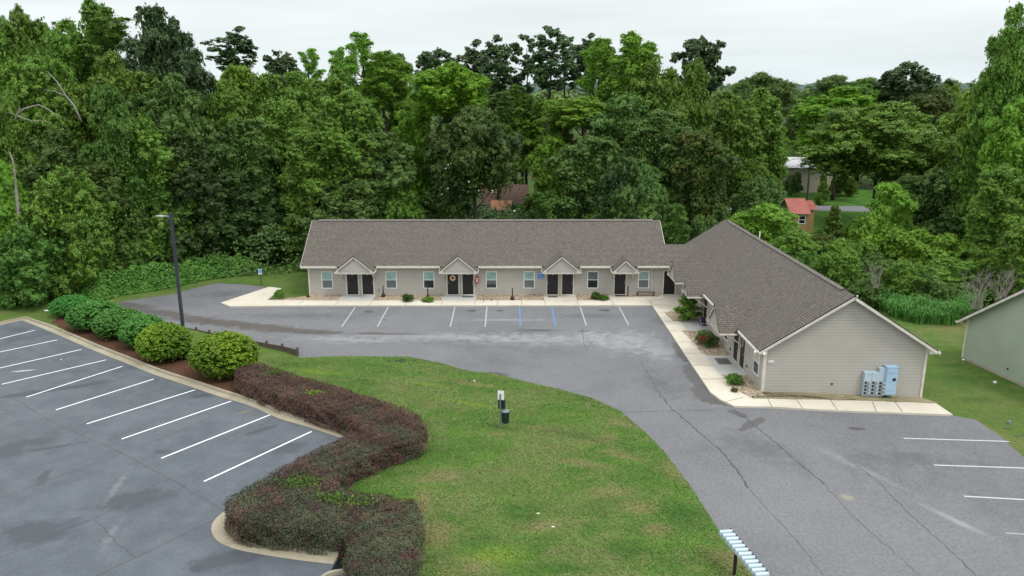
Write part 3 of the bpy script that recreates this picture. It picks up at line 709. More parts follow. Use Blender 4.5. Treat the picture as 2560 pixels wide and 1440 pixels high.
for L in ([(0,1395),(60,1370),(110,1345),(180,1318),(232,1299),(290,1270),(340,1237),(395,1208),(430,1195)], [(232,1299),(262,1322),(280,1345),(310,1370),(338,1392)], [(30,860),(90,880),(170,915),(195,940)], [(160,905),(300,930),(390,950)], [(560,1100),(600,1080),(660,1060),(690,1040)]):
    crack('asphalt_crack', L, .03, M['crack'], .25, .05)

# walks
walk = G_([(552,760),(575,769)]) + [(-17.4, 60.55), (11.6, 60.55)] + G_([(1775,984),(1800,1003),(1836,1020),(2100,1031),(2381,1041),(2338,1012),(2100,1003.5),(1960,1001),(1870,999)]) + [(14.62, 41.83), (14.62, 63.92), (-17.1, 63.92), (-17.2, 62.2)] + G_([(668,753),(704,724),(673,720)])
tag(sheet('sidewalk', walk, M['walk'], .12, thick=.14), kind='structure')
pads = [(-14.2, -11.45), (-5.6, -2.85), (2.9, 5.6), (8.5, 14.58)]
for x0, x1 in pads: tag(sheet('entrance_pad', [(x0, 62.05), (x1, 62.05), (x1, 63.9), (x0, 63.9)], M['pad' if x0 < 0 else 'walk'], .126, cuts=()), kind='structure')
for y0, y1 in ((44.6, 48.1), (53.6, 56.0)): tag(sheet('entrance_pad', [(12.9, y0), (14.6, y0), (14.6, y1), (12.9, y1)], M['pad'], .126, cuts=()), kind='structure')
def joints(segs):
    m = MB()
    for a_, c_ in segs:
        a_ = Vector((a_[0], a_[1], 0)); c_ = Vector((c_[0], c_[1], 0)); d = (c_-a_).normalized(); n_ = Vector((-d.y, d.x, 0))*.014
        m.face([(q_.x, q_.y, .131+hz(q_.x)) for q_ in (a_-n_, c_-n_, c_+n_, a_+n_)])
    tag(m.build('sidewalk_joint', M['crack']), kind='structure')
segs = [((x, 60.57), (x, 62.05)) for x in (-17.2, -14.2, -11.45, -8.5, -5.6, -2.85, -.98, .97, 2.9, 5.6, 8.5, 11.6)]
segs += [((11.65, y), (13.0, y)) for y in (43.9, 46.3, 48.6, 51.0, 53.6, 56.0, 58.4, 60.5)]
segs += [(gxy(*a_), gxy(*c_)) for a_, c_ in (((1918,1000),(1930,1023)),((1990,1003),(2006,1026)),((2075,1004),(2092,1029)),((2180,1008),(2190,1033)),((2237,1010),(2256,1035)),((1858,998),(1812,1010)))]
joints(segs)
# gravel beds lie on top between walk and wall
def bed(pts): tag(sheet('gravel_bed', pts, M['gravel'], .150, thick=.026, wob=.03), kind='structure')
bed([(-19.9, 62.2), (-14.3, 62.1), (-14.25, 63.86), (-17.1, 63.86), (-17.15, 63.4)])
bed([(-11.4, 62.1), (-5.7, 62.1), (-5.65, 63.86), (-11.4, 63.86)])
bed([(-2.8, 62.1), (2.85, 62.1), (2.85, 63.86), (-2.8, 63.86)])
bed([(5.65, 62.1), (8.45, 62.1), (8.45, 63.86), (5.65, 63.86)])
bed([(9.8, 63.1), (12.6, 63.1), (12.9, 63.86), (9.8, 63.86)])
bed([(12.35, 56.1), (14.55, 56.1), (14.55, 59.5), (12.2, 58.3)])
bed([(12.5, 53.5), (13.0, 48.2), (14.55, 48.2), (14.55, 53.5)])
bed([(13.0, 44.5), (14.55, 44.5), (14.55, 41.8)] + G_([(2100,1002),(1960,999),(1870,995),(1832,975)]))
s_ = NT('gravel_and_dry_grass'); f_ = s_.noise(13, 5, rough=.8); g_ = s_.noise(1.1, 5)
M['drystrip'] = s_.bsdf(s_.mix(s_.map(g_, .4, .62, 0, .7), s_.mix(s_.map(f_, .35, .65), (.13, .11, .06), (.38, .33, .23)), s_.mix(s_.map(f_, .35, .65), (.06, .075, .025), (.26, .24, .12))), .95, .1, f_, .8, .04)
tag(sheet('dry_dirt_strip', [(14.62, 41.8), (24.05, 41.9), (24.3, 41.2)] + G_([(2342,1010),(2338,1013),(2100,1005),(1960,1002.5),(1880,1001)]), M['drystrip'], .150, thick=.02, wob=.04), kind='structure')
# scattered pebbles
for name, regs, n, lab in (('river_pebbles', [((-2.7, 62.15), (2.8, 63.8)), ((12.7, 48.3), (14.5, 53.4)), ((13.2, 42.0), (14.5, 44.4)), ((-11.3, 62.2), (-8, 63.8))], 2600, 1),):
    rg = np.random.default_rng(5); b = MB()
    for i in range(n):
        (x0, y0), (x1, y1) = regs[rg.integers(0, len(regs))]; x = rg.uniform(x0, x1); y = rg.uniform(y0, y1); r = rg.uniform(.02, .055); z = .155; a = rg.uniform(0, 6)
        P = [(x+math.cos(a+k*PI/2)*r, y+math.sin(a+k*PI/2)*r*.8, z-.01) for k in range(4)] + [(x, y, z+r*.7)]
        b.hull(P, [(0,1,4),(1,2,4),(2,3,4),(3,0,4)])
    tag(b.build(name, M['gravel']), 'small tan pebbles strewn over the gravel beds by the walls', 'pebbles', kind='stuff')

# distant ground: mown lawns, road, hills
tag(sheet('far_lawn', [(36, 98), (60, 96), (64, 116), (38, 118)], M['meadow'], .03, cuts=()), kind='structure')
tag(sheet('far_lawn', [(38, 121), (66, 118), (70, 142), (40, 142)], M['meadow'], .03, cuts=()), kind='structure')
tag(sheet('far_road', [(30, 117.6), (72, 113.4), (72, 119.2), (30, 123.6)], plain('far_grey_road', (.17, .175, .19), .9), .06, cuts=()), kind='structure')
tag(sheet('sandy_yard', [(-13, 88), (-7, 88), (-6, 110), (-14, 110)], plain('sandy_soil', (.42, .33, .20), .95), .03, cuts=()), kind='structure')
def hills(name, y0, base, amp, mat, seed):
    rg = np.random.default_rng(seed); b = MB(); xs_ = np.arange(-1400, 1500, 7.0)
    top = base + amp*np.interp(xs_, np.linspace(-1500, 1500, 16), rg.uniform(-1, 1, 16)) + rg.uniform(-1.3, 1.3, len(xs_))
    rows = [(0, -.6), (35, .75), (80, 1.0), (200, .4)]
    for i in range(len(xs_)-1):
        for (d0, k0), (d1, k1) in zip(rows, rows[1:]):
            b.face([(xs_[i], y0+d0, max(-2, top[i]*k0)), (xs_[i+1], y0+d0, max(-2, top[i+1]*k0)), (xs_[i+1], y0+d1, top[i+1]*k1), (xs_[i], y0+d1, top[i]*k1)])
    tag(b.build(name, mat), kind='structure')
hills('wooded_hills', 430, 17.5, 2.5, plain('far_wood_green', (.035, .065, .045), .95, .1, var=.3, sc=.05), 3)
hills('wooded_hills', 900, 24.5, 3.0, plain('far_wood_hazed', (.06, .10, .105), .95, .1, var=.2, sc=.03), 4)  # distance haze is mixed into this blue-green hill colour

# ================================================================== BUILDINGS
class Wall:
    """frame on a wall: u along, d outwards, z up"""
    def __init__(s, o, u, n): s.o = Vector(o); s.u = Vector(u); s.n = Vector(n)
    def __call__(s, u, d, z): return s.o + s.u*u + s.n*d + Vector((0, 0, z))
def wbox(b, W, u0, u1, z0, z1, d0, d1, mi=0): return b.box((u0, d0, z0), (u1, d1, z1), mi, T=lambda x, y, z: W(x, y, z))
def siding(parent, W, poly, mat, course=.18, lip=.009, name='wall'):
    """lap boards: each course tilts out at its foot, with a dark gap under the lip"""
    b = MB(); z0 = min(p[1] for p in poly); z1 = max(p[1] for p in poly)
    def span(z):
        X = []
        for i in range(len(poly)):
            (ua, za), (ub, zb) = poly[i], poly[(i+1) % len(poly)]
            if (za-z)*(zb-z) <= 0 and za != zb: X.append(ua+(ub-ua)*(z-za)/(zb-za))
        return (min(X), max(X)) if len(X) >= 2 else None
    k = int(math.ceil((z1-z0)/course)); cuts_ = sorted(set([round(z0+i*course, 4) for i in range(k)] + [round(p[1], 4) for p in poly]))
    for i in range(len(cuts_)-1):
        a, c = cuts_[i], cuts_[i+1]
        s0 = span(a+1e-5); s1 = span(c-1e-5)
        if not s0 or not s1: continue
        f0 = ((a-z0) % course)/course; f0 = 0 if f0 > .999 else f0
        da = lip*(1-f0); dc = lip*max(0, (1-f0)-(c-a)/course)
        b.face([W(s0[0], da, a), W(s0[1], da, a), W(s1[1], dc, c), W(s1[0], dc, c)])
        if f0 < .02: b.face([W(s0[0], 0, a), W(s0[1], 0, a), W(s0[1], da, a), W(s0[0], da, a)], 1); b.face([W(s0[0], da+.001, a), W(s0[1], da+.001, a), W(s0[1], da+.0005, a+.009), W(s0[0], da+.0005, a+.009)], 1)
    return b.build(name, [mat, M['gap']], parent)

def window(parent, W, u0, u1, z0, z1, up='glass_aqua', lo='glass_gr', label=None, lobot=None):
    b = MB(); t = .055
    wbox(b, W, u0-t, u0, z0-t, z1+t, .002, .045); wbox(b, W, u1, u1+t, z0-t, z1+t, .002, .045)
    wbox(b, W, u0, u1, z1, z1+t, .002, .045); wbox(b, W, u0, u1, z0-t, z0, .002, .05)
    zm = (z0+z1)/2; wbox(b, W, u0, u1, zm-.02, zm+.02, .002, .035)
    o = b.build('window', M['white'], parent)
    if label: o['label'] = label
    b = MB(); wbox(b, W, u0, u1, zm+.02, z1, .019, .026); b.build('upper_pane', M[up], o)
    b = MB(); wbox(b, W, u0, u1, z0 if not lobot else z0+lobot, zm-.02, .019, .024); b.build('lower_pane', M[lo], o)
    if lobot:
        b = MB(); wbox(b, W, u0, u1, z0, z0+lobot, .019, .023); b.build('lower_pane', M['glass_dk'], o)
    return o
def text_mesh(s, size, T, name, mat, parent):
    """lettering as real thin geometry; T maps (x, y) in the text's plane to the world"""
    cu = bpy.data.curves.new('txt', 'FONT'); cu.body = s; cu.size = size; cu.align_x = 'CENTER'; cu.align_y = 'CENTER'
    ob = bpy.data.objects.new('txt', cu); COL.objects.link(ob)
    dg = bpy.context.evaluated_depsgraph_get(); me = bpy.data.meshes.new_from_object(ob.evaluated_get(dg)); bpy.data.objects.remove(ob)
    for v in me.vertices: v.co = T(v.co.x, v.co.y)
    me.materials.clear(); me.materials.append(mat); me.update(); me.name = name
    o = bpy.data.objects.new(name, me); COL.objects.link(o); o.parent = parent; return o
def door(parent, W, u0, u1, z0, z1, num=None, knob=1, flip=1, label=None):
    b = MB(); wbox(b, W, u0, u1, z0, z1, .004, .03)
    # raised panels
    w_ = u1-u0; h = z1-z0
    for a, c in ((.12, .45), (.55, .88)):
        for e0, e1 in ((.06, .40), (.47, .70), (.77, .94)): wbox(b, W, u0+w_*a, u0+w_*c, z0+h*e0, z0+h*e1, .03, .036)
    o = b.build('door', M['door'], parent)
    if label: o['label'] = label
    b = MB(); t = .09
    wbox(b, W, u0-t, u0, z0, z1+t, .002, .05); wbox(b, W, u1, u1+t, z0, z1+t, .002, .05); wbox(b, W, u0, u1, z1, z1+t, .002, .05); wbox(b, W, u0-t, u1+t, z0-.05, z0, .002, .09)
    b.build('door_frame', M['trim'], o)
    b = MB(); uk = u1-.08 if knob > 0 else u0+.08
    b.tube([W(uk, .03, z0+.95), W(uk, .06, z0+.95), W(uk, .075, z0+.95), W(uk, .10, z0+.95)], [.02, .015, .035, .03], 8); b.build('door_handle', M['metal'], o, smooth=True)
    b = MB(); b.tube([W(uk, .03, z0+1.12), W(uk, .05, z0+1.12)], .028, 8); b.build('deadbolt', M['metal'], o, smooth=True)
    if num: text_mesh(num, .17, lambda x, y: W((u0+u1)/2+x*flip, .037, z0+1.72+y), 'door_number', M['signwhite'], o)
    return o
ZB = .13   # floor / siding foot level
EZ, EAVE, RIDGE_Y = 2.78, 63.4, 68.25; SL = .635
def slab(b, a, c, d, e, th=.09, mi=0, mi_side=1):
    """roof plane with thickness; corners in order, normal up"""
    P = [Vector(p) for p in (a, c, d, e)]; n = (P[1]-P[0]).cross(P[3]-P[0]).normalized()
    if n.z < 0: P = P[::-1]; n = -n
    Q = [p-n*th for p in P]; k = len(b.v)
    b.v += [tuple(p) for p in P+Q]
    b.f.append((k, k+1, k+2, k+3)); b.m.append(mi); b.f.append((k+7, k+6, k+5, k+4)); b.m.append(mi_side)
    for i in range(4): j = (i+1) % 4; b.f.append((k+i, k+4+i, k+4+j, k+j)); b.m.append(mi_side)

apt = empty('apartment_building', (0, 63.9, 0), 0, 'single storey L-shaped apartment building with greige lap siding and taupe shingle roof', 'building')
apt.location = (0, 0, 0)
WF = Wall((0, 63.9, 0), (1, 0, 0), (0, -1, 0))          # long wing facing the camera
WR = Wall((14.6, 0, 0), (0, 1, 0), (-1, 0, 0))          # right wing facing the walk
WG = Wall((0, 41.85, 0), (1, 0, 0), (0, -1, 0))         # near gable
RX, RZ = 19.22, 5.98
siding(apt, WF, [(-17.1, ZB), (14.6, ZB), (14.6, 2.62), (-17.1, 2.62)], M['siding'])
siding(apt, WR, [(41.85, ZB), (67.6, ZB), (67.6, 2.66), (41.85, 2.66)], M['siding'])
siding(apt, WG, [(14.6, ZB-.02), (23.9, ZB-.4), (23.9, 2.9), (RX, 5.86), (14.6, 2.9)], M['siding'])
WRr = Wall((23.9, 0, 0), (0, 1, 0), (1, 0, 0)); siding(apt, WRr, [(41.85, -.2), (67.6, -.2), (67.6, 2.66), (41.85, 2.66)], M['siding'])
WB = Wall((0, 67.6, 0), (1, 0, 0), (0, 1, 0)); siding(apt, WB, [(14.6, 0), (23.9, 0), (23.9, 2.9), (RX, 5.86), (14.6, 2.9)], M['siding'])
WL = Wall((-17.1, 0, 0), (0, 1, 0), (-1, 0, 0)); siding(apt, WL, [(63.9, 0), (72.6, 0), (72.6, 2.9), (68.25, 5.75), (63.9, 2.9)], M['siding'])
WK = Wall((13.0, 0, 0), (0, 1, 0), (1, 0, 0)); siding(apt, WK, [(63.9, 0), (72.6, 0), (72.6, 2.9), (68.25, 5.75), (63.9, 2.9)], M['siding'])
WQ = Wall((0, 72.6, 0), (1, 0, 0), (0, 1, 0)); siding(apt, WQ, [(-17.1, 0), (13, 0), (13, 2.7), (-17.1, 2.7)], M['siding'])
b = MB()
b.box((-17.12, 63.88, -.1), (14.55, 72.62, ZB)); b.build('foundation', M['found'], apt)
b = MB(); b.box((14.58, 41.83, -.6), (23.92, 67.62, ZB-.43)); b.build('foundation', M['found'], apt)
# roofs
b = MB()
slab(b, (-17.6, EAVE, EZ), (13.4, EAVE, EZ), (13.4, RIDGE_Y, EZ+SL*(RIDGE_Y-EAVE)), (-17.6, RIDGE_Y, EZ+SL*(RIDGE_Y-EAVE)))
slab(b, (-17.6, 2*RIDGE_Y-EAVE, EZ), (-17.6, RIDGE_Y, EZ+SL*(RIDGE_Y-EAVE)), (13.4, RIDGE_Y, EZ+SL*(RIDGE_Y-EAVE)), (13.4, 2*RIDGE_Y-EAVE, EZ))
# lower link roof continuing the front slope, then down behind
LY = 65.6; LZ = EZ+SL*(LY-EAVE)
slab(b, (13.402, EAVE, EZ), (15.2, EAVE, EZ), (17.0, LY, LZ), (13.402, LY, LZ)); slab(b, (13.402, LY, LZ), (17.0, LY, LZ), (17.0, 67.6, LZ-1.2), (13.402, 67.6, LZ-1.2))
b.build('roof', [M['shingle'], M['trim']], apt)
b = MB(); RS = (RZ-2.76)/(RX-14.13)
slab(b, (14.13, 41.48, 2.76), (RX, 41.48, RZ), (RX, 67.95, RZ), (14.13, 67.95, 2.76)); slab(b, (24.31, 41.48, 2.76), (24.31, 67.95, 2.76), (RX, 67.95, RZ), (RX, 41.48, RZ))
r2 = b.build('roof', [M['shingle'], M['trim']], apt)
# ridge vents: raised strip with dark slot under it
zr = EZ+SL*(RIDGE_Y-EAVE)
b = MB()
for x0, x1 in ((-17.0, 12.8),):
    for sgn in (-1, 1):
        b.hull([(x0, RIDGE_Y, zr+.075), (x1, RIDGE_Y, zr+.075), (x1, RIDGE_Y+sgn*.17, zr-.035), (x0, RIDGE_Y+sgn*.17, zr-.035), (x0, RIDGE_Y, zr+.045), (x1, RIDGE_Y, zr+.045), (x1, RIDGE_Y+sgn*.17, zr-.065), (x0, RIDGE_Y+sgn*.17, zr-.065)], [(0,1,2,3),(7,6,5,4),(3,2,6,7),(0,3,7,4),(1,5,6,2)])
o = b.build('ridge_vent', M['ridgecap'], apt)
b = MB(); b.hull([(-17.0, RIDGE_Y-.165, zr-.135), (12.8, RIDGE_Y-.165, zr-.135), (12.8, RIDGE_Y-.16, zr-.065), (-17.0, RIDGE_Y-.16, zr-.065)], [(0,1,2,3)]); b.build('vent_slot', M['ventdark'], o)
b = MB()
for sgn in (-1, 1):
    b.hull([(RX, 42.9, RZ+.075), (RX, 67.2, RZ+.075), (RX+sgn*.17, 67.2, RZ-.035), (RX+sgn*.17, 42.9, RZ-.035), (RX, 42.9, RZ+.045), (RX, 67.2, RZ+.045), (RX+sgn*.17, 67.2, RZ-.065), (RX+sgn*.17, 42.9, RZ-.065)], [(0,1,2,3),(7,6,5,4),(3,2,6,7),(0,3,7,4),(1,5,6,2)])
o = b.build('ridge_vent', M['ridgecap'], apt)
b = MB(); b.face([(RX-.165, 42.9, RZ-.15), (RX-.165, 67.2, RZ-.15), (RX-.16, 67.2, RZ-.065), (RX-.16, 42.9, RZ-.065)]); b.build('vent_slot', M['ventdark'], o)
# fascia + gutter (long wing), in the stretches between the porches
porchF = [(-12.88, 1.64, 62.42, 3.84), (-4.25, 1.60, 62.42, 3.84), (4.32, 1.60, 62.42, 3.84), (9.62, 1.10, 62.42, 3.50)]
ed = [-17.6] + sum([[c-hw-.02, c+hw+.02] for c, hw, _, _ in porchF], []) + [13.9]
for i in range(0, len(ed), 2): b = MB(); b.box((ed[i], EAVE-.10, EZ-.20), (ed[i+1], EAVE-.02, EZ-.06)); b.build('gutter', M['trim'], apt, bev=.01)
b = MB(); b.box((-17.55, EAVE-.02, EZ-.235), (14.5, 63.88, EZ-.215)); b.build('soffit', M['trim'], apt)
for a_, c_, w_ in (((-17.61, EAVE-.05, EZ-.14), (-17.61, RIDGE_Y, zr-.12), .17), ((-17.61, 2*RIDGE_Y-EAVE, EZ-.14), (-17.61, RIDGE_Y, zr-.12), .17), ((13.42, RIDGE_Y, zr-.12), (13.42, LY, LZ-.1), .14)):
    b = MB(); b.bar(a_, c_, .035, w_); b.build('rake_board', M['trim'], apt)
b = MB(); wbox(b, WF, -17.13, -16.99, ZB, 2.6, -.02, .04); b.build('corner_board', M['trim'], apt)
b = MB(); wbox(b, WG, 14.56, 14.72, ZB-.02, 2.62, .0, .045); wbox(b, WR, 41.8, 41.95, ZB, 2.62, .0, .042); b.build('corner_board', M['trim'], apt)
b = MB(); wbox(b, WG, 23.80, 23.94, ZB-.43, 2.9, .0, .045); b.build('corner_board', M['trim'], apt)
# near gable rake: light board under a dark drip line, boxed eave ends
for sx_, xe in ((-1, 14.13), (1, 24.31)):
    b = MB(); b.bar((xe, 41.45, 2.60), (RX, 41.45, RZ-.15), .05, .17); b.build('rake_board', M['trim'], apt)
    b = MB(); b.bar((xe, 41.445, 2.715), (RX, 41.445, RZ-.03), .05, .055); b.build('drip_edge', M['ventdark'], apt)
    b = MB(); b.hull([(xe, 41.47, 2.53), (xe+sx_*-.47, 41.47, 2.53), (xe+sx_*-.47, 41.47, 2.86), (xe, 41.47, 2.66), (xe, 41.84, 2.53), (xe+sx_*-.47, 41.84, 2.53), (xe+sx_*-.47, 41.84, 2.86), (xe, 41.84, 2.66)], [(0,1,2,3),(7,6,5,4),(0,4,5,1),(3,2,6,7),(0,3,7,4),(1,5,6,2)]); b.build('eave_return', M['trim'], apt)
# gutters right wing
porchR = [(47.1, 1.62, 13.1, 3.90), (55.35, 1.05, 13.1, 3.46), (60.15, 1.62, 13.1, 3.90)]
ed = [41.48] + sum([[c-hw-.02, c+hw+.02] for c, hw, _, _ in porchR], []) + [63.3]
for i in range(0, len(ed), 2):
    if ed[i+1] > ed[i]: b = MB(); b.box((14.05, ed[i], 2.56), (14.13, ed[i+1], 2.70)); b.build('gutter', M['trim'], apt, bev=.01)
b = MB(); b.box((14.13, 41.5, 2.525), (14.58, 63.9, 2.545)); b.build('soffit', M['trim'], apt)
b = MB(); b.box((23.92, 41.5, 2.525), (24.3, 67.6, 2.545)); b.build('soffit', M['trim'], apt)
b = MB(); b.box((24.31, 41.42, 2.56), (24.40, 67.9, 2.70)); b.tube([(24.36, 41.40, 2.62), (24.36, 41.36, 2.62)], .07, 10); b.build('gutter', M['trim'], apt)
# security lights at the corner
for c in ((14.02, 41.7, 2.62), (14.45, 41.42, 2.60)):
    b = MB(); b.tube([(c[0], c[1], c[2]+.05), (c[0]-.05, c[1]-.05, c[2]), (c[0]-.09, c[1]-.09, c[2]-.05)], [.03, .06, .075], 10); b.build('security_light', M['white'], apt, smooth=True)
b = MB(); b.tube([(12.95, 63.86, 2.42), (12.95, 63.78, 2.40), (12.95, 63.72, 2.36)], [.03, .05, .06], 8); b.build('security_light', M['white'], apt, smooth=True)

def porch(kind, c, hw, front, zt, brackets=True):
    """gabled hood over the doors: T maps (along wall, out from the wall, z)"""
    if kind == 'F': T = lambda u, d, z: Vector((u, 63.9-d, z)); D = 63.9-front; wall_d0 = .5
    else: T = lambda u, d, z: Vector((14.6-d, u, z)); D = 14.6-front; wall_d0 = .47
    ze = 2.50; s_ = (zt-ze)/hw; zg = zt-.10
    # where ridge and eaves die into the main slope
    def dmain(z): return wall_d0-(z-EZ)/SL if kind == 'F' else wall_d0-(z-2.76)/RS
    p = MB()
    for sg in (-1, 1):
        a = T(c+sg*(hw+.0), D+.12, ze); r_ = T(c, D+.12, zt); rb = T(c, dmain(zt)-.12, zt); eb = T(c+sg*hw, dmain(ze)-.1, ze)
        slab(p, a, r_, rb, eb, .05)
    o = p.build('porch_roof', [M['shingle'], M['trim']], apt)
    # gable face with laps
    Wp = Wall(T(0, D, 0), T(1, 0, 0)-T(0, 0, 0), T(0, 1, 0)-T(0, 0, 0))
    gw = hw-.28; siding(o, Wp, [(c-gw, ze-.16), (c+gw, ze-.16), (c+gw, ze+.14), (c, zt-.16), (c-gw, ze+.14)], M['siding'], .18, .012, 'gable_face')
    g = MB()
    wb = lambda u0, u1, z0, z1, d0, d1: g.box((u0, d0, z0), (u1, d1, z1), T=lambda x, y, z: T(x, y, z))
    wb(c-gw-.06, c+gw+.06, ze-.22, ze-.16, 0.5, D+.02); wb(c-gw-.05, c-gw, ze-.16, ze+.1, D-.1, D+.03); wb(c+gw, c+gw+.05, ze-.16, ze+.1, D-.1, D+.03)
    g.build('beam', M['trim'], o)
    for sg in (-1, 1):
        g = MB(); g.bar(T(c+sg*(hw+.02), D+.14, ze-.085), T(c, D+.14, zt-.10), .035, .12)
        # boxed foot
        P = [T(c+sg*(hw+.02), D+.12, ze-.17), T(c+sg*(hw-.34), D+.12, ze-.17), T(c+sg*(hw-.34), D+.12, ze+.16), T(c+sg*(hw+.02), D+.12, ze-.06)]
        Q = [T(c+sg*(hw+.02), D-.0, ze-.17), T(c+sg*(hw-.34), D-.0, ze-.17), T(c+sg*(hw-.34), D-.0, ze+.16), T(c+sg*(hw+.02), D-.0, ze-.06)]
        g.hull(P+Q, [(0,1,2,3),(7,6,5,4),(0,4,5,1),(3,2,6,7),(0,3,7,4),(1,5,6,2)])
        g.build('rake_board', M['trim'], o)
        g = MB(); g.bar(T(c+sg*(hw+.03), D+.12, ze-.07), T(c+sg*(hw+.03), .55, ze-.07), .04, .09); g.build('gutter', M['trim'], o)
        g = MB(); g.bar(T(c+sg*(hw+.02), D+.15, ze-.005), T(c, D+.15, zt-.015), .04, .04); g.build('drip_edge', M['ventdark'], o)
    for sg in (-1, 1):
        g = MB(); u = c+sg*(gw-.02)
        g.bar(T(u, .03, ze-.24), T(u, .03, ze-1.0), .07, .07, up=T(0,1,0)-T(0,0,0)); g.bar(T(u, .05, ze-.95), T(u, .95 if D > 1.2 else .7, ze-.24), .07, .07)
        g.build('bracket', M['trim'], o)
    # ridge cap
    return o
for q in porchF: porch('F', *q)
for q in porchR: porch('R', *q)

# doors and windows of the long wing
dz0, dz1 = ZB+.03, ZB+2.06
for x0, num, kn in ((-13.85, '12', -1), (-12.55, '11', 1), (-5.30, '10', -1), (-4.02, '9', 1), (3.20, '8', -1), (4.47, '7', 1), (8.95, '6', 1)):
    door(apt, WF, x0, x0+.93, dz0, dz1, num, kn)
door(apt, WF, 13.14, 14.10, dz0, dz1, None, 1, label='black door in the corner between the two wings')
b = MB(); [wbox(b, WF, 13.42+i*.15, 13.52+i*.15, dz0+1.76, dz0+1.80, .036, .040) for i in range(3)]; b.build('door_sign', M['signwhite'], apt)
for x0, up, lo, lb, lab in ((-16.0,'glass_aqua','glass_gr',None,None), (-10.55,'glass_aqua','glass_gr',None,None), (-7.35,'glass_aqua','glass_dk',None,None), (-2.02,'glass_aqua','glass_gr',.30,None), (1.20,'glass_aqua','glass_gr',None,None), (6.62,'glass_gr','glass_dk',None,None), (10.95,'glass_aqua','glass_gr',None,None)):
    window(apt, WF, x0+.05, x0+.88, .74, 2.12, up, lo, lobot=lb)
# right wing
for y0, num, kn in ((46.72, '4', 1), (45.32, '5', -1)): door(apt, WR, y0, y0+.92, dz0, dz1, None, kn, flip=-1)
door(apt, WR, 54.75, 55.70, dz0, dz1, None, 1, flip=-1)
for y0 in (59.2, 60.5): door(apt, WR, y0, y0+.9, dz0, dz1, None, 1, flip=-1)
for y0, up, lo in ((42.62,'glass_pale','glass_dk'), (49.2,'glass_dk','glass_dk'), (52.5,'glass_dk','glass_dk'), (57.3,'glass_dk','glass_dk')):
    window(apt, WR, y0, y0+.88, .80, 2.20, up, lo)
# small fittings
b = MB(); b.tube([WF(12.12, .06, ZB), WF(12.12, .06, 2.4), WF(12.12, .40, 2.62)], .05, 4); b.build('downspout', M['trim'], apt)
def small(name, W, u, z, w_, h, d, mat): b = MB(); wbox(b, W, u-w_/2, u+w_/2, z-h/2, z+h/2, .01, d); return b.build(name, mat, apt, bev=.008)
small('outlet_cover', WF, -11.18, .55, .12, .16, .05, M['galv']); small('outlet_cover', WF, -2.42, .62, .12, .12, .03, M['trim'])
small('dryer_vent', WR, 48.4, .5, .12, .14, .06, M['black']); small('dryer_vent', WR, 44.75, .62, .12, .16, .06, M['black']); small('wall_lantern', WR, 56.2, 1.75, .12, .26, .12, M['black'])
b = MB(); p = WG(18.0, 0, 0); q = atY(2080, 960, 41.8); b.tube([(q.x, 41.84, q.z), (q.x, 41.78, q.z)], .05, 10); b.build('hose_bib', M['black'], apt)
for xx, zz in ((atY(2262, 805, 46).x, 0),):
    b = MB(); b.tube([(22.4, 48.0, 3.95), (22.4, 48.0, 4.25)], .05, 8); b.build('roof_vent_pipe', M['white'], apt)
    b = MB(); b.tube([(19.9, 60.5, 5.5), (19.9, 60.5, 6.2)], .045, 8); b.build('roof_vent_pipe', M['white'], apt)
# house number 815
q = atY(1928, 904, 41.8)
b = MB()
for i in (-1, 0, 1): b.box((q.x+i*.115-.05, 41.79, q.z-.075), (q.x+i*.115+.05, 41.83, q.z+.075))
hn = b.build('house_number', M['signwhite'], apt)
text_mesh('8 1 5', .15, lambda x, y: Vector((q.x+x*.95, 41.783, q.z+y)), 'numerals', M['black'], hn)

# ---- sage green building at the right edge
gb = empty('green_building', (30.6, 49.4, -.6), 0, 'sage green lap sided building with a cream gable rake cut off by the right edge', 'building'); gb.location = (0, 0, 0)
P0 = at(2405, 896); P1 = at(2570, 972); dv = (P1-P0); dv.z = 0; dv.normalize(); nv = Vector((dv.y, -dv.x, 0)); nv = nv if nv.x < 0 else -nv
WZ = Wall((P0.x, P0.y, 0), dv, nv); LN = 11.0
def zat(px, py):   # height of a photo point lying on that wall plane
    d = ray(px, py); o_ = Vector((0, 0, CH)); t = (Vector((P0.x, P0.y, 0))-o_).dot(nv)/d.dot(nv); p_ = o_+d*t; return (p_-Vector((P0.x, P0.y, 0))).dot(dv), p_.z
ua, za = zat(2418, 797); ub, zb_ = zat(2556, 733)
k_ = (zb_-za)/(ub-ua) if ub > ua else .5
zt0 = za+.05; zb0 = hz(P0.x)
siding(gb, WZ, [(0, zb0+.18), (LN, zb0+.18), (LN, zt0), (LN/2, zt0+k_*LN/2), (0, zt0)], M['siding_green'])
WZ2 = Wall((P0.x, P0.y, 0), -nv, -dv)
siding(gb, WZ2, [(0, zb0+.18), (18, zb0+.18), (18, zt0), (0, zt0)], M['siding_green'])
b = MB(); b.box((-.02, -.03, zb0-.2), (LN, 17.9, zb0+.18), T=lambda x, y, z: WZ(x, -y, z)); b.build('foundation', M['found'], gb)
b = MB(); ov = .5
slab(b, WZ(-ov, .35, zt0-ov*k_+.12), WZ(LN/2, .35, zt0+k_*LN/2+.12), WZ(LN/2, -18.3, zt0+k_*LN/2+.12), WZ(-ov, -18.3, zt0-ov*k_+.12))
slab(b, WZ(LN/2, .35, zt0+k_*LN/2+.12), WZ(LN+ov, .35, zt0-ov*k_+.12), WZ(LN+ov, -18.3, zt0-ov*k_+.12), WZ(LN/2, -18.3, zt0+k_*LN/2+.12))
b.build('roof', [M['shingle'], M['trim']], gb)
for e_ in (-ov, LN+ov): b = MB(); b.bar(WZ(e_, .38, zt0-ov*k_-.03), WZ(LN/2, .38, zt0+k_*LN/2-.03), .05, .18); b.build('rake_board', M['trim'], gb)
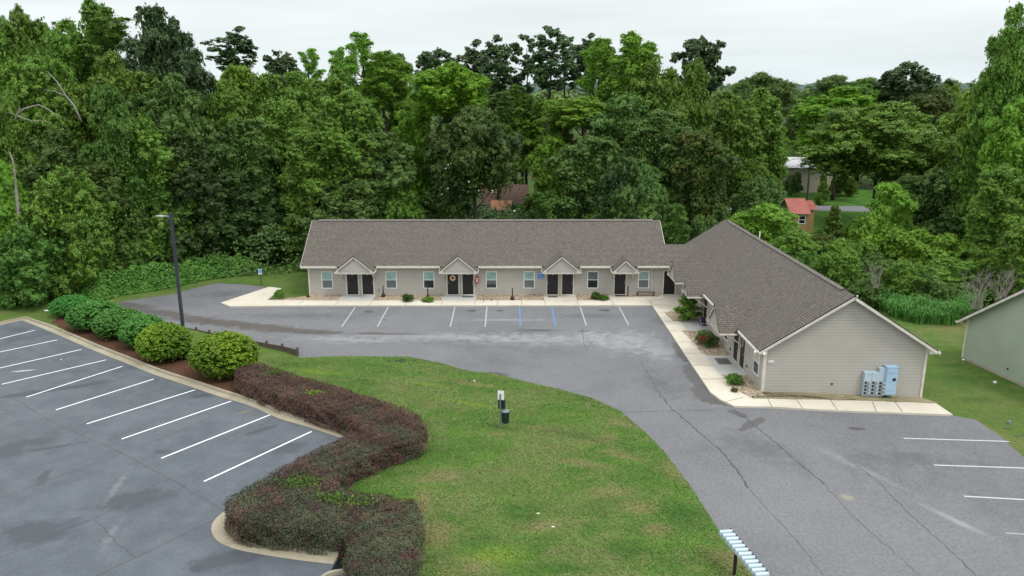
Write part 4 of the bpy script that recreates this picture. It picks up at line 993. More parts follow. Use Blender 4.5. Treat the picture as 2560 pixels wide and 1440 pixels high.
b = MB(); b.bar(WZ(-ov, .385, zt0-ov*k_+.09), WZ(LN/2, .385, zt0+k_*LN/2+.09), .05, .06); b.build('drip_edge', M['ventdark'], gb)
b = MB(); wbox(b, WZ, -.04, .10, zb0+.1, zt0-.02, 0, .04); b.build('corner_board', M['trim'], gb)
b = MB(); b.bar(WZ(-ov-.05, .42, zt0-ov*k_-.02), WZ(-ov-.05, -18, zt0-ov*k_-.02), .10, .12); b.build('gutter', M['trim'], gb)
b = MB(); b.tube([WZ(-ov, .1, zt0-ov*k_-.08), WZ(-.25, .05, zt0-.45), WZ(-.08, .05, zt0-.6)], .04, 5); b.build('downspout', M['trim'], gb)
b = MB(); u_, z_ = zat(2520, 922); b.tube([WZ(u_, .01, z_), WZ(u_, .06, z_)], .05, 8); b.build('hose_bib', M['black'], gb)

# ---- houses beyond the trees
def house(name, label, x0, x1, y0, y1, zb, ze, zr_, wallm, roofm, wins=(), chim=None, over=.5, cat='house'):
    h = empty(name, (0, 0, 0), 0, label, cat); W = Wall((0, y0, 0), (1, 0, 0), (0, -1, 0)); ym = (y0+y1)/2
    b = MB(); b.box((x0, y0, zb), (x1, y1, ze)); b.face([(x0, y0, ze), (x0, y1, ze), (x0, ym, zr_-.1)]); b.face([(x1, y0, ze), (x1, y1, ze), (x1, ym, zr_-.1)]); b.build('wall', M[wallm], h)
    s_ = (zr_-ze)/(ym-y0+over); b = MB()
    slab(b, (x0-over, y0-over, ze-.05), (x1+over, y0-over, ze-.05), (x1+over, ym, zr_), (x0-over, ym, zr_), .12); slab(b, (x1+over, y1+over, ze-.05), (x0-over, y1+over, ze-.05), (x0-over, ym, zr_), (x1+over, ym, zr_), .12)
    b.build('roof', [M[roofm], M['trim']], h)
    for u0, u1, z0, z1 in wins:
        o = MB(); t = .08
        for a in ((u0-t, u0, z0-t, z1+t), (u1, u1+t, z0-t, z1+t), (u0, u1, z1, z1+t), (u0, u1, z0-t, z0), (u0, u1, (z0+z1)/2-.03, (z0+z1)/2+.03)): wbox(o, W, *a, .01, .06)
        f = o.build('window', M['white'], h); g = MB(); wbox(g, W, u0, u1, z0, z1, .01, .03); g.build('glass', M['glass_dk'], f)
    if chim:
        b = MB(); b.tube([(chim[0], chim[1], chim[2]), (chim[0], chim[1], chim[2]+chim[3])], .12, 8); b.build('flue', M['white'], h)
    return h
a0 = atY(1962, 418, 138); a1 = atY(2118, 418, 138); a2 = atY(2000, 468, 138); a3 = atY(2000, 393, 142)
house('bungalow', 'long tan bungalow with a white metal roof beyond the lawn and the road', a0.x-3, a1.x+1, 138, 147, hz(50), a0.z, a3.z, 'siding_tan', 'roof_white', ((a1.x-4.5, a1.x-3.3, 1.6, 3.0), (a1.x-9, a1.x-8, 1.6, 2.9)), (a0.x+6.5, 143, a3.z-.6, 1.4))
# red roofed shed, with a small lean-to
s0 = atY(2000, 545, 96); s1 = atY(2036, 545, 96)
sh = house('shed', 'small ochre shed with a red metal roof between the bushes behind the right wing', s0.x-1.0, s1.x-.9, 96, 100.5, hz(37), 2.2, 3.75, 'ochre', 'roof_red', ((s1.x-1.9, s1.x-1.2, .9, 1.8),), None, .35, 'shed')
b = MB(); slab(b, (s1.x-.7, 97.2, 2.5), (s1.x+.9, 97.2, 2.45), (s1.x+.9, 99.6, 3.3), (s1.x-.7, 99.6, 3.3), .1); b.build('lean_to_roof', [M['roof_red'], M['trim']], sh)
b = MB(); b.box((s1.x-.88, 97.4, -.6), (s1.x+.5, 99.4, 2.5)); b.build('lean_to_wall', M['ochre'], sh)
# rust roofed blue-grey house
r0 = atY(1225, 480, 100); r1 = atY(1302, 525, 97); r2_ = atY(1276, 526, 96)
rh = house('cottage', 'blue grey cottage with brown shingles and a rusty porch roof behind the long ridge', r0.x-1, r0.x+4.6, 97, 105, 0, 3.3, 5.2, 'siding_blue', 'shingle_brown', (), (atY(1240, 490, 99).x, 99.2, 3.9, .9), .4)
q0 = atY(1222, 524, 95.5); q1 = atY(1278, 524, 95.5); q2 = atY(1278, 510, 96.9)
b = MB(); slab(b, (q0.x, 95.0, q0.z), (q1.x, 95.0, q0.z), (q1.x+.1, 96.95, q0.z+.95), (q0.x+.3, 96.95, q0.z+.95), .08); b.build('porch_roof', [M['roof_rust'], M['trim']], rh)
b = MB(); b.box((q0.x+.2, 95.4, -.2), (q1.x-.25, 96.98, q0.z-.08)); b.build('porch_wall', M['siding_blue'], rh)
o = MB(); Wc = Wall((0, 95.4, 0), (1, 0, 0), (0, -1, 0)); u0, u1 = atY(1235, 530, 95.4).x, atY(1246, 530, 95.4).x; z1 = atY(1240, 529, 95.4).z; z0 = z1-1.1; t = .07
for a in ((u0-t, u0, z0-t, z1+t), (u1, u1+t, z0-t, z1+t), (u0, u1, z1, z1+t), (u0, u1, z0-t, z0), (u0, u1, (z0+z1)/2-.02, (z0+z1)/2+.02)): wbox(o, Wc, *a, .01, .05)
f = o.build('window', M['white'], rh); g = MB(); wbox(g, Wc, u0, u1, z0, z1, .01, .03); g.build('glass', M['glass_dk'], f)
# white house glimpsed between crowns, and a blue-grey one far right
w0 = atY(1052, 440, 125); w1 = atY(1105, 415, 125)
house('white_house', 'white house with a grey gable glimpsed through the trees left of the magnolia', w0.x, w1.x, 125, 132, 0, w1.z-.3, w1.z+1.6, 'siding_white', 'roof_white', ((w0.x+.9, w0.x+1.6, w0.z+.3, w0.z+1.5),))
w0 = atY(2408, 408, 128); w1 = atY(2452, 384, 128)
house('far_house', 'blue grey roofed house with a rusty patch half hidden by trees at far right', w0.x, w1.x+2, 128, 136, -.6, w0.z, w1.z+.9, 'siding_blue', 'roof_rust', ())

# ================================================================== OBJECTS
# meter banks + big cabinet on the near gable
mb_ = empty('meter_bank', (0, 0, 0), 0, 'pale blue grey bank of twelve electric meters on the near gable wall', 'meters')
xA = atY(2154, 960, 41.6).x; sc_ = .0216
def gx(px, py, Y=41.55): p = atY(px, py, Y); return p.x, p.z
bx = [(2153, 2171.5, 931, 989), (2171.5, 2190, 931, 989), (2189.5, 2207, 921, 990)]
for i, (pa, pb, pt, pbm) in enumerate(bx):
    xa = gx(pa+3, 985)[0]; xb = gx(pb+3, 985)[0]; zt_ = gx(pa, pt)[1]; zb1 = gx(pa, pbm)[1]
    b = MB(); b.box((xa, 41.53, zb1), (xb-.01, 41.82, zt_)); bo = b.build('meter_box', M['cabinet2'], mb_, bev=.012)
    for k in range(4):
        zz = zb1+.16+k*.215
        g = MB(); g.tube([(xb-.13, 41.53, zz), (xb-.13, 41.49, zz), (xb-.13, 41.42, zz), (xb-.13, 41.40, zz)], [.085, .085, .075, .05], 12); g.build('meter', M['lampgrey'], bo, smooth=False)
        g = MB(); g.box((xa+.05, 41.50, zz-.06), (xa+.16, 41.53, zz+.07)); g.build('breaker', M['black'], bo)
b = MB(); b.box((gx(2154, 989)[0]+.05, 41.6, -.5), (gx(2206, 989)[0], 41.82, zb1)); b.build('stand', M['found'], mb_)
cb = empty('electrical_cabinet', (0, 0, 0), 0, 'tall pale blue electrical cabinet with a round dark seal right of the meters', 'cabinet')
xa = gx(2207, 985)[0]; xb = gx(2236, 985)[0]; zt_ = gx(2209, 917)[1]; zb1 = gx(2209, 986)[1]
b = MB(); b.box((xa, 41.42, zb1), (xb, 41.82, zt_)); body = b.build('body', M['cabinet'], cb, bev=.015)
b = MB(); b.box((xa-.02, 41.40, zt_-.02), (xb+.02, 41.82, zt_+.03)); b.build('lid', M['cabinet'], cb, bev=.01)
b = MB(); b.box((xa+.06, 41.395, zt_-.32), (xb-.06, 41.42, zt_-.08)); b.box((xa+.03, 41.40, zb1+.05), (xb-.03, 41.42, zb1+.25)); b.box((xa+.03, 41.40, zb1+.27), (xb-.03, 41.42, zt_-.36)); b.build('door', M['cabinet'], cb, bev=.006)
b = MB(); xc = xb-.2; zc = (zb1+zt_)/2+.12; b.tube([(xc, 41.40, zc), (xc, 41.385, zc)], .10, 16); b.build('seal', M['signblue'] if False else plain('navy_seal', (.01, .01, .05), .5), cb)
b = MB(); b.box((xa, 41.55, zb1-.35), (xa+.22, 41.8, zb1)); b.build('conduit_box', M['black'], cb)
# hose / cable lying along the gable foot
b = MB(); b.tube([tuple(at(px, py, .17)) for px, py in ((1895,991),(1930,992),(1975,989),(2020,992),(2060,996),(2100,1000),(2140,998))], .012, 5)
tag(b.build('cable', M['black']), 'thin black cable lying on the gravel along the foot of the gable', 'cable')

# fire extinguisher cabinet, accessible sign, wreath
fe = empty('extinguisher_cabinet', (-2.78, 63.85, 1.45), 0, 'red fire extinguisher cabinet on the wall right of door 9', 'extinguisher')
b = MB(); b.box((-.13, -.16, -.30), (.13, 0, .30)); b.build('body', M['red'], fe, bev=.01)
b = MB(); b.tube([(0, -.165, -.17), (0, -.165, .02), (0, -.165, .06), (0, -.165, .13)], [.05, .05, .03, .02], 8); b.build('extinguisher', M['redw'], fe)
b = MB(); b.box((-.10, -.168, .16), (.10, -.161, .20)); b.build('lettering_band', M['redw'], fe)
def wheelchair(b, T, mi=0):
    b.box((-.02, .16, 0), (.03, .21, .004), mi, T=T)
    for a_, c_ in (((0, .15), (0, 0)), ((0, .08), (.09, .08)), ((0, 0), (.09, -.01)), ((.09, -.01), (.14, -.13))):
        A = T(a_[0], a_[1], .002); C_ = T(c_[0], c_[1], .002); b.bar(A, C_, .03, .01, mi)
    for k in range(14):
        t0 = math.radians(100+k*18); t1 = math.radians(100+(k+1)*18)
        if k < 13: b.bar(T(.02+.11*math.cos(t0), -.08+.11*math.sin(t0), .002), T(.02+.11*math.cos(t1), -.08+.11*math.sin(t1), .002), .022, .01, mi)
    return b
hs = empty('accessible_sign', (2.62, 63.86, 1.78), 0, 'small blue accessible parking sign on the long wall left of door 8', 'sign')
b = MB(); b.box((-.19, -.02, -.30), (.19, 0, .30)); b.build('plate', M['signblue'], hs, bev=.01)
b = MB(); b.box((-.165, -.024, .21), (.165, -.021, .25)); b.box((-.165, -.024, -.27), (.165, -.021, -.25)); wheelchair(b, lambda x, y, z: Vector((x*1.1-.02, -.024-z, y*1.1-.02))); b.build('symbol', M['signwhite'], hs)
wr = empty('flower_wreath', (-4.835, 63.80, 1.62), 0, 'cream sunflower wreath with a dark centre on black door 10', 'wreath')
b = MB()
for k in range(18):
    a = k*PI/9; c_, s_ = math.cos(a), math.sin(a)
    b.hull([(c_*.10-s_*.035, -.03, s_*.10+c_*.035), (c_*.10+s_*.035, -.03, s_*.10-c_*.035), (c_*.21+s_*.045, -.045, s_*.21-c_*.045), (c_*.265, -.02, s_*.265), (c_*.21-s_*.045, -.045, s_*.21+c_*.045)], [(0,1,2,3,4)])
    b.hull([(c_*.10-s_*.03, -.01, s_*.10+c_*.03), (c_*.10+s_*.03, -.01, s_*.10-c_*.03), (c_*.25, -.008, s_*.25)], [(0,1,2)])
b.build('petals', M['petal'], wr)
b = MB(); b.tube([(0, -.01, 0), (0, -.05, 0), (0, -.065, 0)], [.115, .115, .07], 16); b.build('centre', M['wcore'], wr)
b = MB(); b.box((-.035, -.02, .24), (.035, -.012, .40)); b.build('ribbon', M['galv'], wr)

# doormats
for (x, y, w_, d, mt, lab) in ((-3.55, 63.2, .95, .42, 'mat', 'dark crumpled doormat in front of door 9'), (3.66, 63.2, .8, .45, 'mat', 'grey doormat in front of door 8'), (9.42, 63.45, .85, .4, 'matblk', 'black doormat in front of door 6'), (13.75, 47.0, .85, 1.15, 'mat', 'large grey brown doormat outside the nearest pair of doors of the right wing')):
    b = MB(); b.box((x-w_/2, y-d/2, .128), (x+w_/2, y+d/2, .15)); tag(b.build('doormat', M[mt], bev=.008), lab, 'doormat')
# cigarette posts: thin neck on a bulbous foot
def ashpost(px, py, label, tall=1.0):
    p = at(px, py, .15); r_ = empty('cigarette_post', p, 0, label, 'ash bin')
    b = MB(); b.tube([(0,0,0), (0,0,.03), (0,0,.22), (0,0,.30), (0,0,.36)], [.15, .17, .155, .09, .055], 12); b.build('base', M['black'], r_, smooth=True)
    b = MB(); b.tube([(0,0,.34), (0,0,.6), (0,0,.95*tall), (0,0,1.0*tall)], [.055, .045, .04, .045], 10); b.build('neck', M['black'], r_, smooth=True)
ashpost(958.5, 742, 'black cigarette post on the gravel between door 11 and the window beside it')
ashpost(1281, 749, 'black cigarette post on the gravel between the window by the red cabinet and door 8')
ashpost(1070, 746, 'tallest black cigarette post, rising from a low bush under the window left of door 10', 1.25)
# short garden stakes
for px in (1209.5, 1229.5):
    p = at(px, 752, .15); b = MB(); b.box((p.x-.025, p.y-.025, .14), (p.x+.025, p.y+.025, .38)); tag(b.build('garden_stake', M['black']), 'short black stake in the gravel bed below the red extinguisher cabinet, %s of two' % ('left' if px < 1220 else 'right'), 'stake', 'garden stakes')
# low wooden bench at the wall near the downspout
bn = empty('planter_bench', (11.0, 63.45, .12), 0, 'low dark wooden bench against the wall under the last window of the long wing', 'bench')
b = MB(); b.box((-.2, -.16, .30), (1.35, .16, .36)); b.build('seat', M['timber'], bn)
for x_ in (-.13, 1.25): b = MB(); b.box((x_-.05, -.14, 0), (x_+.05, .14, .30)); b.build('leg', M['timber'], bn)
b = MB(); b.box((9.95, 63.2, .12), (10.07, 63.32, 1.0)); tag(b.build('wooden_post', M['timber'], bev=.01), 'short brown wooden post standing by the wall left of the bench', 'post')
# navy folding chair leaning at the right wing
fc = empty('folding_chair', (14.1, 53.6, .12), math.radians(20), 'navy folding chair by the right wing door, half under the porch', 'chair')
b = MB(); b.bar((-.22, -.2, .42), (.22, -.2, .42), .03, .03); b.box((-.22, -.22, .41), (.22, .2, .44)); b.build('seat', M['bluechair'], fc)
b = MB(); b.box((-.22, .20, .5), (.22, .225, .95)); b.build('backrest', M['bluechair'], fc)
for x_ in (-.22, .22):
    for y0, y1 in ((-.22, .22), (.22, -.2)): b = MB(); b.tube([(x_, y0, 0), (x_, y1, .46 if y1 < 0 else .95)], .014, 5); b.build('leg', M['metal'], fc)

# lamp post
pb = at(463, 868); lp = empty('lamp_post', (pb.x, pb.y, 0), 0, 'tall dark square lamp post with twin flat lamp heads behind the shrubs', 'lamp post')
b = MB(); HP = 9.25
P = []
for z, w_ in ((0, .115), (HP, .10)): P += [(-w_, -w_, z), (w_, -w_, z), (w_, w_, z), (-w_, w_, z)]
b.hull([tuple(Vector(p_)*.85 if i < 4 else Vector((p_[0]*.85, p_[1]*.85, p_[2]))) for i, p_ in enumerate(P)], [(0,3,2,1),(4,5,6,7),(0,1,5,4),(1,2,6,5),(2,3,7,6),(3,0,4,7)]); b.build('pole', M['pole'], lp, bev=.01)
b = MB(); b.tube([(0,0,0), (0,0,.25)], .28, 14); b.build('base', M['kerb'], lp)
b = MB(); b.box((-.10, -.10, HP), (.10, .10, HP+.03)); b.build('cap', M['black'], lp)
def head(sx_, ang):
    T = lambda x, y, z: Vector((math.cos(ang)*x-math.sin(ang)*y, math.sin(ang)*x+math.cos(ang)*y, HP-.22+z+x*.03))
    b = MB(); b.box((.08, -.03, -.03), (.42, .03, .03), T=T); b.box((.07, -.07, -.10), (.10, .07, .12), T=T); o = b.build('lamp_arm', M['lampgrey'], lp)
    b = MB(); L0, L1 = .42, .95
    for y0, y1 in ((-.19, -.15), (.15, .19)): b.box((L0, y0, -.03), (L1, y1, .03), T=T)
    b.box((L0, -.15, -.03), (L0+.1, .15, .04), T=T); b.box((L1-.08, -.15, -.045), (L1, .15, .045), T=T); b.box((L0+.1, -.15, .0), (L1-.08, .15, .02), T=T)
    h = b.build('lamp_head', M['lampgrey'], lp)
    b = MB(); b.box((L0+.1, -.14, -.035), (L1-.08, .14, -.01), T=T); b.build('diffuser', M['glass_gr'], h)
head(1, PI*.97); 
# accessible sign on a wooden post by the ramp
p = at(653, 714); hp = empty('accessible_sign_post', (p.x, p.y, 0), 0, 'blue and white accessible sign on a thin wooden post beside the ramp and lawn', 'sign')
b = MB(); b.box((-.045, -.03, 0), (.045, .03, 1.15)); b.build('post', M['timber'], hp)
b = MB(); b.box((-.15, -.05, 1.05), (.15, -.03, 1.55)); b.build('plate', M['signwhite'], hp, bev=.006)
b = MB(); b.box((-.13, -.054, 1.16), (.13, -.051, 1.53)); b.build('blue_field', M['signblue'], hp)
b = MB(); wheelchair(b, lambda x, y, z: Vector((x*.8-.02, -.056-z, 1.35+y*.8))); b.build('symbol', M['signwhite'], hp)

# dog waste station
p = at(1251, 1073); ds = empty('waste_station', (p.x, p.y, 0), math.radians(-14), 'dark green pet waste station with bag box, white sign and lidded bin on the lawn', 'waste station')
b = MB(); b.box((-.03, -.03, 0), (.03, .03, 1.95)); b.build('post', M['galv'], ds)
b = MB(); b.box((-.15, .032, 1.62), (.19, .045, 2.12)); b.build('sign', M['signwhite'], ds, bev=.004)
b = MB(); b.box((-.14, .05, 1.10), (.22, .22, 1.62)); b.build('bag_dispenser', M['dkgreen'], ds, bev=.02)
b = MB(); b.tube([(.24, .12, .35), (.24, .12, .38), (.24, .12, .95), (.24, .12, .97)], [.17, .19, .205, .20], 20); bi = b.build('bin', M['dkgreen'], ds, smooth=False)
b = MB(); b.tube([(.24, .12, .97), (.24, .12, 1.00), (.24, .12, 1.04), (.24, .12, 1.05)], [.215, .215, .15, .02], 20); b.box((.38, .05, .96), (.47, .19, 1.03)); b.build('lid', M['ltgreen'], bi)
b = MB(); b.tube([(.24, .12, .66), (.24, .12, .69)], .205, 20); b.build('band', M['black'], bi)

# mailboxes on one beam
mA = at(1812, 1413); rk = empty('mailbox_rack', (mA.x, mA.y, 0), 0, 'dark wooden mailbox beam and post at the edge of the lawn', 'mailbox rack')
m0 = at(1800, 1330, 1.15); m1 = at(1880, 1426, 1.15)  # left ends of first and eleventh boxes
v1 = (m1-m0); stp = v1/10; stp.z = 0; dirn = stp.normalized()
bxd = Vector((dirn.y, -dirn.x, 0)); bxd = bxd if bxd.x > 0 else -bxd    # boxes point over the drive
bxd = (bxd*.45 + Vector((1, .05, 0))*.55).normalized()
zB = 1.03; c0 = Vector((m0.x, m0.y, 0)) + bxd*.22
b = MB(); b.bar(c0 - stp*.4 + Vector((0,0,zB-.06)) - Vector((mA.x, mA.y, 0)), c0 + stp*14.4 + Vector((0,0,zB-.06)) - Vector((mA.x, mA.y, 0)), .14, .09); b.build('beam', M['post_wood'], rk)
for k in (4.0, 13.6):
    c_ = c0 + stp*k - Vector((mA.x, mA.y, 0)) - bxd*.06; b = MB(); b.box((c_.x-.05, c_.y-.05, 0), (c_.x+.05, c_.y+.05, zB-.1)); b.build('post', M['post_wood'], rk)
SP = stp.length; MW = min(.085, SP*.46)
def mailbox():
    r_ = empty('mailbox')
    def arch(x0, x1, wd, h, b, n=8):
        prof = [(-wd, 0)] + [(-wd*math.cos(PI*k/n), h*.55+h*.45*math.sin(PI*k/n)) for k in range(n+1)] + [(wd, 0)]
        A = [(x0, y, z) for y, z in prof]; B_ = [(x1, y, z) for y, z in prof]; m_ = len(prof)
        b.hull(A+B_, [tuple(range(m_))[::-1], tuple(range(m_, 2*m_))] + [(i, (i+1) % m_, (i+1) % m_+m_, i+m_) for i in range(m_)])
    b = MB(); arch(-.22, .21, MW, .20, b); b.build('body', M['mail'], r_)
    b = MB(); arch(.212, .235, MW*1.04, .205, b); b.build('door', M['mail'], r_)
    b = MB(); arch(-.235, -.222, MW*1.04, .205, b); b.build('back_plate', M['mail'], r_)
    b = MB(); b.box((.10, MW, .10), (.24, MW+.012, .125)); b.box((.20, MW, .10), (.25, MW+.014, .215)); b.build('flag', M['flagdark'], r_)
    return r_
mbx = mailbox(); ords = ['first', 'second', 'third', 'fourth', 'fifth', 'sixth', 'seventh', 'eighth', 'ninth', 'tenth', 'eleventh', 'twelfth', 'thirteenth']
for k in range(12):
    o = mbx if k == 0 else copy_tree(mbx)
    c_ = c0 + stp*k; o.location = (c_.x, c_.y, zB-.012); o.rotation_euler = (0, 0, math.atan2(bxd.y, bxd.x))
    tag(o, ('pale grey arched mailbox, %s counted from the far end of the row' % ords[k]) if k < 11 else 'pale grey arched mailbox cut by the bottom edge, nearest of the row', 'mailbox', 'mailboxes in a row on the dark beam')

# timber retaining edge
te = empty('timber_edging', (0, 0, 0), 0, 'weathered timber edging with short posts between the lawn and the driveway', 'edging')
tl = [(372,800),(400,806),(428,812),(455,819),(490,826),(523,834),(556,842),(592,851),(628,860),(667,869),(706,878),(744,890)]
T_ = [at(px, py) for px, py in tl]
b = MB()
for i in range(len(T_)-1):
    f0 = i/(len(T_)-1); h0 = .05+.40*max(0, (f0-.3)/.7)**1.3; f1 = (i+1)/(len(T_)-1); h1 = .05+.40*max(0, (f1-.3)/.7)**1.3
    for q in range(3):
        a0, a1 = h0*q/3, h0*(q+1)/3-.008; c0_, c1_ = h1*q/3, h1*(q+1)/3-.008
        d = (T_[i+1]-T_[i]).normalized(); n_ = Vector((-d.y, d.x, 0))*.025
        b.hull([T_[i]-n_+Vector((0,0,a0)), T_[i+1]-n_+Vector((0,0,c0_)), T_[i+1]-n_+Vector((0,0,c1_)), T_[i]-n_+Vector((0,0,a1)), T_[i]+n_+Vector((0,0,a0)), T_[i+1]+n_+Vector((0,0,c0_)), T_[i+1]+n_+Vector((0,0,c1_)), T_[i]+n_+Vector((0,0,a1))], [(0,1,2,3),(7,6,5,4),(3,2,6,7),(0,4,5,1),(0,3,7,4),(1,5,6,2)])
b.build('board', M['timber'], te)
for i, p_ in enumerate(T_):
    f0 = i/(len(T_)-1); h = .22+.38*max(0, (f0-.3)/.7)**1.3
    b = MB(); b.box((p_.x-.07, p_.y-.02, 0), (p_.x+.07, p_.y+.12, h)); b.build('post', M['timber'], te)

# small things lying about
def bit(name, px, py, sx_, sy_, sz_, mat, label, cat='litter'):
    p_ = at(px, py); b = MB(); n = 7; L = [(math.cos(2*PI*k/n)*sx_*rnd.uniform(.7, 1), math.sin(2*PI*k/n)*sy_*rnd.uniform(.7, 1)) for k in range(n)]
    b.hull([(x, y, 0) for x, y in L]+[(x*.8, y*.8, sz_) for x, y in L]+[(0, 0, sz_*1.2)], [(i, (i+1) % n, (i+1) % n+n, i+n) for i in range(n)]+[(i+n, (i+1) % n+n, 2*n) for i in range(n)])
    o = b.build(name, M[mat]); o.location = (p_.x, p_.y, p_.z+.005); tag(o, label, cat)
bit('litter', 1186, 953, .10, .05, .03, 'white', 'white scrap on the lawn left of the waste station')
bit('litter', 1383, 1318, .09, .05, .03, 'white', 'white scrap on the brown bare patch of the lawn')
bit('litter', 1346, 1284, .12, .06, .02, 'walk', 'pale scrap on the lawn above the brown bare patch')
bit('litter', 116, 777, .22, .10, .06, 'white', 'white scrap on the grass at the left behind the far kerb corner')
bit('litter', 153, 899, .05, .05, .02, 'white', 'tiny white scrap on the sealed car park')
bit('litter', 2487, 957, .13, .1, .10, 'white', 'white scrap on the lawn beside the green building')
bit('litter', 2408, 900, .12, .08, .05, 'white', 'white splash block at the corner of the green building', 'splash block')
bit('small_red_thing', 1730, 852, .10, .06, .07, 'red', 'small red object on the walk beside the red flowering shrub', 'ornament')  # unidentified small red thing, somewhat bird-like, built as a plain lump
bit('fallen_branch', 2520, 1072, .35, .03, .04, 'timber', 'dark fallen branch on the lawn by the right parking row', 'branch')
bit('fallen_branch', 2548, 1090, .45, .03, .04, 'timber', 'longer fallen branch at the right edge of the lawn', 'branch')
bit('plastic_bag', 2522, 1060, .12, .12, .16, 'galv', 'crumpled grey bag on the lawn at the right edge', 'bag')
pb_ = at(1003, 903); b = MB()
rg = np.random.default_rng(9)
for i in range(60):
    x, y = rg.normal()*.4, rg.normal()*.15; r = rg.uniform(.03, .07); b.hull([(x-r, y-r*.7, 0), (x+r, y-r*.6, 0), (x+r*.8, y+r, 0), (x-r*.8, y+r*.8, 0), (x, y, r*1.1)], [(0,1,4),(1,2,4),(2,3,4),(3,0,4)])
o = b.build('rubble', M['iron']); o.location = pb_; tag(o, 'small heap of dark stones where the lawn meets the driveway', 'rubble', kind='stuff')

# ================================================================== HEDGES AND SHRUBS
def inpoly(x, y, P):
    n = len(P); c = np.zeros(len(x), bool); j = n-1
    for i in range(n):
        xi, yi = P[i]; xj, yj = P[j]
        cond = ((yi > y) != (yj > y)) & (x < (xj-xi)*(y-yi)/(yj-yi+1e-12)+xi); c ^= cond; j = i
    return c
def edge_dist(x, y, P):
    d = np.full(len(x), 1e9)
    for i in range(len(P)):
        ax, ay = P[i]; bx_, by_ = P[(i+1) % len(P)]; dx, dy = bx_-ax, by_-ay; L = dx*dx+dy*dy
        t = np.clip(((x-ax)*dx+(y-ay)*dy)/L, 0, 1); d = np.minimum(d, np.hypot(x-ax-t*dx, y-ay-t*dy))
    return d
def lump(x, y, s, k):   # smooth pseudo noise
    return (np.sin(x*s+k)*np.cos(y*s*1.13+k*2)+.6*np.sin(x*s*2.3+y*s*1.7+k*3)+.4*np.cos(y*s*4.1-x*s*3.3+k))/2
def hedge(name, poly, H, mats, label, n_top, n_side, leaf, seed):
    rg = np.random.default_rng(seed); P = poly; root = empty(name, (0, 0, 0), 0, label, 'hedge')
    xs_ = [p[0] for p in P]; ys_ = [p[1] for p in P]
    x = rg.uniform(min(xs_)-.2, max(xs_)+.2, n_top*4); y = rg.uniform(min(ys_)-.2, max(ys_)+.2, n_top*4)
    k = inpoly(x, y, P); x = x[k][:n_top]; y = y[k][:n_top]; ed_ = edge_dist(x, y, P)
    z = H + .10*lump(x, y, 1.9, seed) + .06*lump(x, y, 6, seed+1) - .16*np.clip(1-ed_/.28, 0, 1)**2 + rg.normal(size=len(x))*.035 - np.abs(rg.normal(size=len(x)))*.05
    tuft = rg.uniform(size=len(x)) < .07+.05*lump(x, y, 2.9, seed+9); z = np.where(tuft, z+rg.uniform(.03, .20, len(x)), z)
    N1 = rg.normal(size=(len(x), 3))*.5+np.array([0, 0, 1.0]); P1 = np.stack([x, y, z], 1)
    per = [math.dist(P[i], P[(i+1) % len(P)]) for i in range(len(P))]; tot = sum(per); P2 = []; N2 = []
    area2 = sum(P[i][0]*P[(i+1) % len(P)][1]-P[(i+1) % len(P)][0]*P[i][1] for i in range(len(P))); sg = 1 if area2 > 0 else -1
    for i in range(len(P)):
        m = int(n_side*per[i]/tot); a = np.array(P[i]); c = np.array(P[(i+1) % len(P)]); t = rg.uniform(0, 1, m)[:, None]; q = a+(c-a)*t
        d = (c-a)/max(per[i], 1e-6); nn = np.array([d[1], -d[0]])*sg; zz = rg.uniform(.04, H, m)
        off = (.11*lump(q[:, 0], q[:, 1]+zz*1.3, 3, seed+5)+.05*np.sin(zz*7+q[:, 0]*5)-.10*(np.abs(zz/H-.55)*1.4)**3)[:, None]+rg.normal(size=(m, 1))*.045
        q = q+nn*off; P2.append(np.column_stack([q, zz])); N2.append(np.column_stack([np.tile(nn, (m, 1)), np.full(m, .55)])+rg.normal(size=(m, 3))*.5)
    PA = np.concatenate([P1]+P2); NA = np.concatenate([N1]+N2)
    g1 = lump(PA[:, 0], PA[:, 1], 1.1, seed+7)+.5*lump(PA[:, 0], PA[:, 1], 3.1, seed+2) + rg.normal(size=len(PA))*.25
    bias = (PA[:, 1]-31.0)*.10       # the far run is plum, the near lobes greener
    sel = (g1+bias) > 0
    for nm, mk, mt in (('plum_foliage', sel, mats[0]), ('green_foliage', ~sel, mats[1])):
        if mk.sum(): leaf_object(nm, PA[mk], NA[mk], leaf, LM[mt], root, aspect=.5, seed=seed+3)
    core = [( (p[0]-sum(xs_)/len(xs_))*1.0+sum(xs_)/len(xs_), p[1]) for p in P]
    # inner twig mass, well inside the leaves
    b = MB(); q = []
    for i in range(len(P)):
        a = Vector(P[i-1]); c = Vector(P[i]); e_ = Vector(P[(i+1) % len(P)]); d1 = (c-a).normalized(); d2 = (e_-c).normalized(); n1 = Vector((-d1.y, d1.x))*sg; n2 = Vector((-d2.y, d2.x))*sg; nn = (n1+n2)
        nn = nn/max(.5, nn.length**2/2) if nn.length > 1e-3 else n1
        q.append(c+nn*.16)
    m = sheet('twigs', [(v.x, v.y) for v in q], M['hedgecore'], H-.20, thick=H-.22, parent=root, cuts=())
    return root
Hh = 1.15
def top(L, h=Hh): return [gxy(px, py, h) for px, py in L]
H1 = top([(586,930),(606,912),(650,908),(740,936),(830,960),(930,992),(1010,1018),(1052,1042),(1064,1066),(1050,1090),(985,1108),(905,1140),(852,1172),(840,1196),(870,1226),(960,1236),(1030,1246),(1040,1268),(1000,1310),(880,1326),(780,1318),(660,1308),(585,1292),(562,1268),(572,1244),(640,1202),(740,1146),(820,1108),(872,1082),(908,1062),(880,1044),(790,1014),(690,980),(606,948)])
hedge('clipped_hedge', H1, Hh, ('purple', 'greenh'), 'long zigzag clipped hedge of plum red and green leaves between car park and lawn', 70000, 70000, .062, 3)
